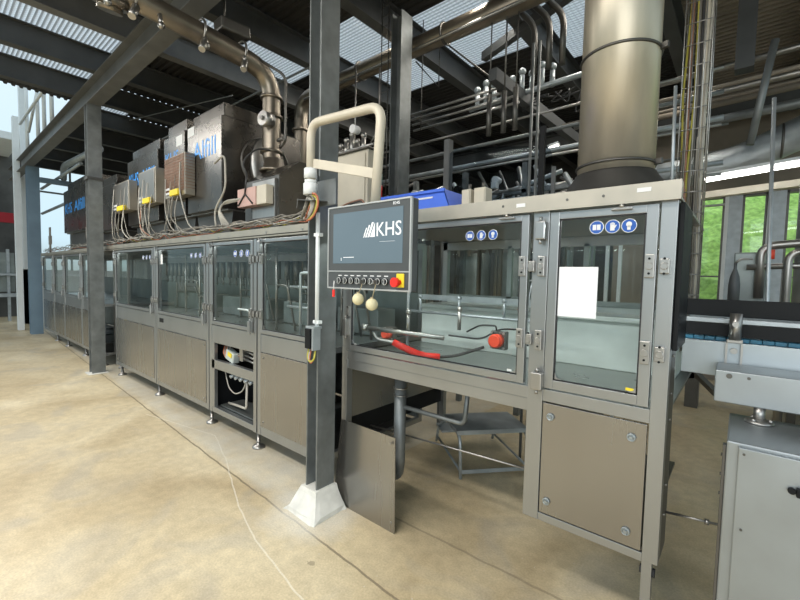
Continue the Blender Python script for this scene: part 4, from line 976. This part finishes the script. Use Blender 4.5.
# ceiling stuff at right
t = thing('tube_lamp', (.3, 5.4, 2.7), 'long lit fluorescent strip lamp above the green windows', 'lamp')
MB().tube([(-.36, 5.4, 2.70), (1.3, 5.5, 2.85)], .022, 10).build('tube', M['lamp'], t); b = MB(); b.beam((-.36, 5.4, 2.745), (1.3, 5.5, 2.895), .12, .03); b.build('fitting', M['white'], t)
b = MB(); b.beam((-.5, 5.9, 2.62), (1.5, 5.9, 2.72), .1, .07); b.build('wall_beam', M['beige'], **T('beige rail running under the strip lamp above the windows', 'beam'))
t = thing('ventilation_duct', (.6, 6.2, 2.9), 'curved grey ventilation duct sloping up at the right above the lamp', 'duct')
b = MB(); b.tube([(-1.2, 6.2, 2.95), (-.2, 6.2, 3.0), (.6, 6.0, 3.3), (1.4, 5.6, 3.55)], .17, 18, .4); b.build('tube', M['galv2'], t)
for x, y, z in ((-.4, 6.2, 2.99), (.25, 6.08, 3.17)): b = MB(); b.torus((x, y, z), .175, .012, 'x'); b.build('band', M['darksteel'], t)
MB().cyl((-.01, 4.0, 2.64), (.09, 4.0, 3.36), .024, n=14).build('insulated_pipe', M['galv'], **T('slanting grey insulated pipe hanging at the upper right', 'pipe'))
b = MB(); b.box(-.16, -.02, 4.95, 5.1, 3.6, 4.7); b.build('roof_hanger', M['purlin'], **T('dark steel hanger post at the upper right', 'post'))
for q, (y, z, mm) in enumerate([(4.6, 3.35, 'corr'), (5.0, 3.45, 'steel'), (5.2, 3.25, 'galv'), (5.6, 3.6, 'corr'), (6.0, 3.5, 'galv'), (6.6, 3.9, 'corr'), (7.0, 3.4, 'galv'), (5.3, 3.8, 'steel')]):
    MB().tube([(-1.6, y, z-.05), (2.4, y, z+.08)], .02+.012*(q % 3), 8).build('hall_pipe', M[mm], **T('thin horizontal pipe under the roof between the round duct and the right edge', 'pipe', 'pipes at the upper right'))
# ------------------------------------------------------------------ background hall, centre
t = thing('tube_rack', (-2.4, 4.0, 3.3), 'rack of parallel steel tubes hanging behind the rear column', 'pipe rack')
for q, (z, y) in enumerate(((3.62, 4.0), (3.56, 4.0), (3.50, 4.02), (3.44, 4.05))):
    MB().tube([(-3.25, y, z), (-1.95+.03*q, y, z)], .014, 10).build('tube', M['steel'], t)
b = MB()
for x in (-3.1, -2.0): b.cyl((x, 4.0, 3.40), (x, 4.0, 4.7), .006, n=6)
b.build('bracket', M['darksteel'], t)
for q, (z, y) in enumerate(((3.32, 4.2), (3.20, 4.4), (3.05, 4.6), (2.9, 4.3), (3.5, 5.2), (2.75, 5.0), (2.6, 4.8), (3.3, 5.6), (3.0, 6.2), (2.5, 6.0))):
    MB().tube([(-4.6-q*.1, y, z), (-.2, y, z+.02)], .014+.006*(q % 3), 8).build('hall_pipe', M[['steel', 'galv', 'galv2'][q % 3]], **T('thin steel pipe crossing the dark hall between rear column and round duct', 'pipe', 'pipes crossing the dark hall'))
for q, (x, lb) in enumerate(((-1.70, 'left dark drop pipe with elbow under the rear skylight'), (-1.55, 'middle dark drop pipe with elbow under the rear skylight'), (-1.42, 'right dark drop pipe with elbow under the rear skylight'))):
    MB().tube([(x-.45, 4.0, 4.66), (x, 4.0, 4.12), (x, 4.0, 3.66)], .03, 10, .12).build('drop_pipe', M['darksteel'], **T(lb, 'pipe'))
for q, (x, lb) in enumerate(((-2.04, 'left short hanging pipe under the tube rack'), (-1.88, 'middle short hanging pipe under the tube rack'), (-1.76, 'right short hanging pipe under the tube rack'))):
    b = MB(); b.tube([(x-.0, 3.75, 3.45), (x, 3.75, 3.05)], .026, 10); b.tube([(x, 3.75, 3.45), (x, 3.75, 4.6)], .007, 6); b.build('hanging_pipe', M['darksteel'], **T(lb, 'pipe'))
b = MB(); b.beam((-1.99, 3.7, 3.62), (-1.80, 5.9, 3.50), .09, .12); b.build('cable_tray', M['purlin'], **T('dark channel beam sloping away below the rear skylight', 'cable tray'))
b = MB(); b.beam((-.9, 3.9, 4.36), (-2.6, 4.6, 4.36), .08, .10); b.build('cross_beam', M['purlin'], **T('dark cross member under the right rear skylight', 'beam'))
MB().tube([(-3.2, 4.0, 4.25), (-2.85, 4.0, 3.85), (-2.85, 4.0, 4.40), (-1.95, 4.0, 3.55)], .010, 6).build('bent_rod', M['darksteel'], **T('thin angular bent rod before the large lattice skylight', 'rod'))
b = MB(); r = random.Random(3)
for q in range(9): x = -2.5+q*.11; b.cyl((x, 4.3, 3.62), (x, 4.3, 3.78+.05*(q % 2)), .026, n=10); b.sph((x, 4.3, 3.82+.05*(q % 2)), .04, n=10)
b.tube([(-2.6, 4.3, 3.62), (-1.2, 4.3, 3.66)], .03, 8); b.build('overhead_valve_bank', M['galv2'], **T('bank of small round valve heads in front of the large lattice skylight', 'valve bank'))
b = MB()
for q in range(14):
    x = -1.9+q*.07; b.tube([(x, 4.4, 3.6), (x+r.uniform(-.2, .2), 4.4, 3.3+r.uniform(0, .3)), (x+r.uniform(-.1, .3), 4.4, 3.55)], .008, 5, .08)
b.build('cable_tangle', M['cabled'], kind='stuff', **T('tangle of dark cables under the rear skylight', 'cables'))
t = thing('guard_screen', (-1.85, 3.6, 1.9), 'smoked transparent guard screen with rounded corner behind the machine top', 'guard screen')
pl = [(-2.40, 2.0), (-1.33, 2.0), (-1.33, 2.70), (-1.36, 2.78), (-1.43, 2.80), (-2.32, 2.95), (-2.40, 2.9)]
b = MB(); b.prism(pl, 'y', 3.6, 3.61); b.build('pane', M['screenglass'], t)
MB().box(-2.46, -2.40, 3.58, 3.66, 0, 3.05).build('frame_post', M['beam'], t); MB().box(-1.33, -1.30, 3.6, 3.63, 0, 2.6).build('frame_post', M['beam'], t)
for x, lb in ((-1.43, 'left thin vertical bar in front of the smoked guard screen'), (-1.375, 'right thin vertical bar beside the round duct')):
    MB().cyl((x, 3.4, 0), (x-.02, 3.4, 3.6), .013, n=8).build('vertical_bar', M['galv'], **T(lb, 'bar'))
MB().box(-1.32, -1.28, 3.28, 3.32, 0, 2.85).build('vertical_post', M['black'], **T('dark square post left of the round duct', 'post'))
# lit lamps far back
for x, y, z, s, lb in ((-3.3, 5.2, 2.72, .10, 'small bright lamp glowing deep in the dark hall'), (-2.2, 6.0, 3.55, .07, 'small square light under the tube rack')):
    t = thing('hall_lamp', (x, y, z), lb, 'lamp'); MB().obox((x, y, z), (s*2, .06, s*.5), (0, -.2, 0), .01).build('diffuser', M['bulb'], t); MB().obox((x, y, z+s*.3), (s*2.2, .1, .03), (0, -.2, 0)).build('fitting', M['galv2'], t)
# background machines
for q in range(5):
    r = random.Random(q+20); x = -5.2+q*.75; y = 5.6+r.random()
    t = thing('background_machine', (x, y, 0), 'steel process vessel with valves standing in the dark hall behind the machine', 'machine', 'dark background vessels')
    b = MB(); b.lathe((x, y, 0), [(.22, 0), (.24, .6), (.24, 1.9+.3*r.random()), (.12, 2.35), (.05, 2.4)], 20); b.build('vessel', M['inner'], t)
    b = MB(); b.tube([(x, y, 2.3), (x, y, 2.9+.3*r.random()), (x+.5, y, 3.0)], .03, 8, .1); b.box(x-.3, x+.3, y-.3, y-.26, 2.05, 2.10)
    for k_ in range(3): b.cyl((x-.2+.2*k_, y-.3, 2.0), (x-.2+.2*k_, y-.3, 2.45), .025, n=8)
    b.build('pipework', M['steel'], t)
t = thing('process_skid', (-3.2, 4.7, 0), 'cluttered steel process skid with pipes, valves and small boxes behind the smoked guard screen', 'process skid')
b = MB(); b.box(-4.4, -1.2, 4.5, 4.56, 2.05, 2.11); b.box(-4.4, -1.2, 4.5, 4.56, 2.6, 2.65)
for x in (-4.4, -3.6, -2.8, -2.0, -1.25): b.box(x, x+.06, 4.5, 4.56, 0, 2.95)
b.build('frame', M['galv'], t)
r = random.Random(99)
for q in range(26):
    x = -4.3+q*.12+r.uniform(-.03, .03); y = 4.3+r.uniform(0, .5); z = r.uniform(2.2, 2.7); l = r.uniform(.2, .9)
    b = MB(); b.tube([(x, y, 1.2), (x, y, z), (x+r.choice([-1, 1])*l, y, z), (x+l*.4, y+.2, z+.3)], r.uniform(.012, .028), 8, .05); b.build('pipe', M[r.choice(['steel', 'galv2', 'steel', 'darksteel'])], t)
for q in range(14):
    x = -4.3+q*.23+r.uniform(-.05, .05); z = r.uniform(2.1, 2.75)
    b = MB(); b.cyl((x, 4.25, z), (x, 4.35, z), .04, n=12); b.box(x-.03, x+.03, 4.22, 4.3, z-.1, z-.03, .004); b.build('valve', M[r.choice(['steel', 'white', 'galv2', 'black'])], t)
for q in range(6):
    x = -4.1+q*.5; MB().box(x, x+.2, 4.3, 4.45, 2.15, 2.38, .006).build('control_box', M[['beige', 'inner', 'pale'][q % 3]], t)
for q, (x, lb) in enumerate(((-1.10, 'pale upright frame bar visible left of the duct hood'), (-.98, 'second pale upright frame bar left of the duct hood'))):
    MB().box(x, x+.03, 4.6, 4.64, 0, 2.9).build('frame_bar', M['white'], **T(lb, 'post'))

# ------------------------------------------------------------------ far left
t = thing('far_rail_machine', (-15.5, 1.3, 0), 'distant machine with pale posts beyond the bluish column', 'machine')
b = MB()
for q in range(4): b.box(-17.2, -17.1, .2+q*.5, .27+q*.5, 0, 2.2)
b.box(-17.3, -17.0, -.2, 2.0, .75, .85); b.box(-17.3, -17.0, -.2, 2.0, 1.4, 1.46); b.build('frame', M['galv2'], t)
b = MB(); b.box(-17.6, -17.3, -.4, 1.9, .9, 2.1); b.build('body', M['inner'], t)
MB().box(-17.8, -17.6, -.8, 2.15, 3.05, 3.35).build('red_banner', M['darkred'], **T('dark red beam at the far left edge', 'beam'))
for q, (y, lb) in enumerate(((1.75, 'pale vertical gutter pipe left of the bluish column'),)):
    MB().box(-14.6, -14.4, 1.62, 1.74, 0, 5.5).build('downpipe', M['white'], **T(lb, 'pipe'))
b = MB()
for z in (3.2, 3.9): b.tube([(-15.4, 2.3, z), (-11.0, 2.3, z)], .035, 8)
b.tube([(-13.2, 2.4, 3.9), (-12.6, 2.3, 4.1), (-9.6, 2.3, 3.95)], .07, 10, .4); b.build('far_pipes', M['galv2'], **T('pale pipes crossing in front of the bright far window bay', 'pipework'))
b = MB(); b.box(-13.34, -13.24, 1.96, 3.1, 3.74, 3.86); b.build('side_rail', M['skytintsteel'], **T('short bluish channel reaching back from the bluish column', 'beam'))
SX = (-13.35, -12.0, -11.3, -10.55)
for q, x in enumerate(SX):
    MB().tube([(x, 1.76, 4.41), (x, 1.76, 6.9)], .035, 8).build('vent_stack', M['white'], **T('pale upright pipe rising outside above the bluish column', 'pipe', 'pale pipes outside at the upper left'))
MB().tube([(-13.3, 1.78, 4.9), (-12.0, 1.78, 5.6)], .03, 6).build('outside_brace', M['white'], **T('pale diagonal brace outside above the bluish column', 'brace'))
MB().tube([(-13.9, 1.7, 5.2), (-10.5, 1.7, 5.2)], .03, 6).build('outside_rail', M['white'], **T('pale horizontal rail outside above the bluish column', 'rail'))
# unseen high-bay lamps of the hall, then area lights added as fill
def area(name, loc, rot, sx, sy, e, col):
    l = bpy.data.lights.new(name, 'AREA'); l.shape = 'RECTANGLE'; l.size = sx; l.size_y = sy; l.energy = e; l.color = col
    ob = bpy.data.objects.new(name, l); COL.objects.link(ob); ob.location = loc; ob.rotation_euler = rot; return ob
area('bay_light_front', (-2.5, -1.2, 4.35), (0, 0, 0), 5, .5, 225, (1, .96, .90))
area('bay_light_left', (-7.5, .2, 4.2), (0, 0, 0), 3, .4, 110, (1, .96, .90))
area('daylight_fill', (2.5, -4.5, 2.4), (PI/2, 0, .35), 5, 3.5, 150, (.97, .99, 1))  # added area light for daylight behind the camera, no door there
for q, x in enumerate((-4.74, -3.42, -2.17, -.9)):
    area('hall_fill_back', (x, 5.0, 4.62), (0, 0, 0), .12, 3.0, 40, (1, .93, .82))  # added fill hidden behind the purlins to brighten the dark hall
area('interior_fill', (-1.45, 2.0, 1.91), (0, 0, 0), 1.2, .03, 6, (.95, 1, .98))  # added strip kept out of sight to brighten the interior
area('interior_fill', (-.48, 2.0, 1.91), (0, 0, 0), .36, .03, 2.5, (.95, 1, .98))
for x, w_ in ((-6.5, 1.4), (-4.93, 1.2), (-3.73, .7), (-2.85, .6)):
    area('interior_fill', (x, 2.0, 1.90), (0, 0, 0), w_, .03, 1.6*w_, (.95, 1, .98))  # same added interior fill for the left bays

# ------------------------------------------------------------------ world, camera, view
w = bpy.data.worlds.new('sky'); S.world = w; w.use_nodes = True; nt = w.node_tree
bg = nt.nodes['Background']; bg.inputs[1].default_value = 1.0
tc = nt.nodes.new('ShaderNodeTexCoord'); sp = nt.nodes.new('ShaderNodeSeparateXYZ'); nt.links.new(tc.outputs['Generated'], sp.inputs[0])
rp = nt.nodes.new('ShaderNodeValToRGB'); e = rp.color_ramp.elements
e[0].position = .0; e[0].color = (.25, .28, .22, 1); e[1].position = 1; e[1].color = (.85, .92, 1.0, 1)
x = rp.color_ramp.elements.new(.48); x.color = (.25, .28, .22, 1); x = rp.color_ramp.elements.new(.53); x.color = (.56, .74, .83, 1)
mr = nt.nodes.new('ShaderNodeMapRange'); mr.inputs[1].default_value = -1; mr.inputs[2].default_value = 1
nt.links.new(sp.outputs[2], mr.inputs[0]); nt.links.new(mr.outputs[0], rp.inputs[0]); nt.links.new(rp.outputs[0], bg.inputs[0])

cam = bpy.data.cameras.new('camera'); co = bpy.data.objects.new('camera', cam); COL.objects.link(co)
cam.sensor_width = 36; cam.lens = 404.6/800*36; cam.clip_start = .02; cam.clip_end = 200
Rm = [[0.76355122, 0.05249415, -0.64361005], [0.64537719, -0.02829669, 0.76333975], [0.02185884, -0.99822025, -0.05548449]]
right = Vector([r[0] for r in Rm]); up = -Vector([r[1] for r in Rm]); back = -Vector([r[2] for r in Rm])
m4 = Matrix((right, up, back)).transposed().to_4x4(); m4.translation = Vector((0, 0, 1.6)); co.matrix_world = m4
S.camera = co
S.view_settings.view_transform = 'Standard'; S.view_settings.look = 'None'; S.view_settings.gamma = 1; S.view_settings.exposure = .28
for o in bpy.data.objects:
    if 'org' in o: del o['org']
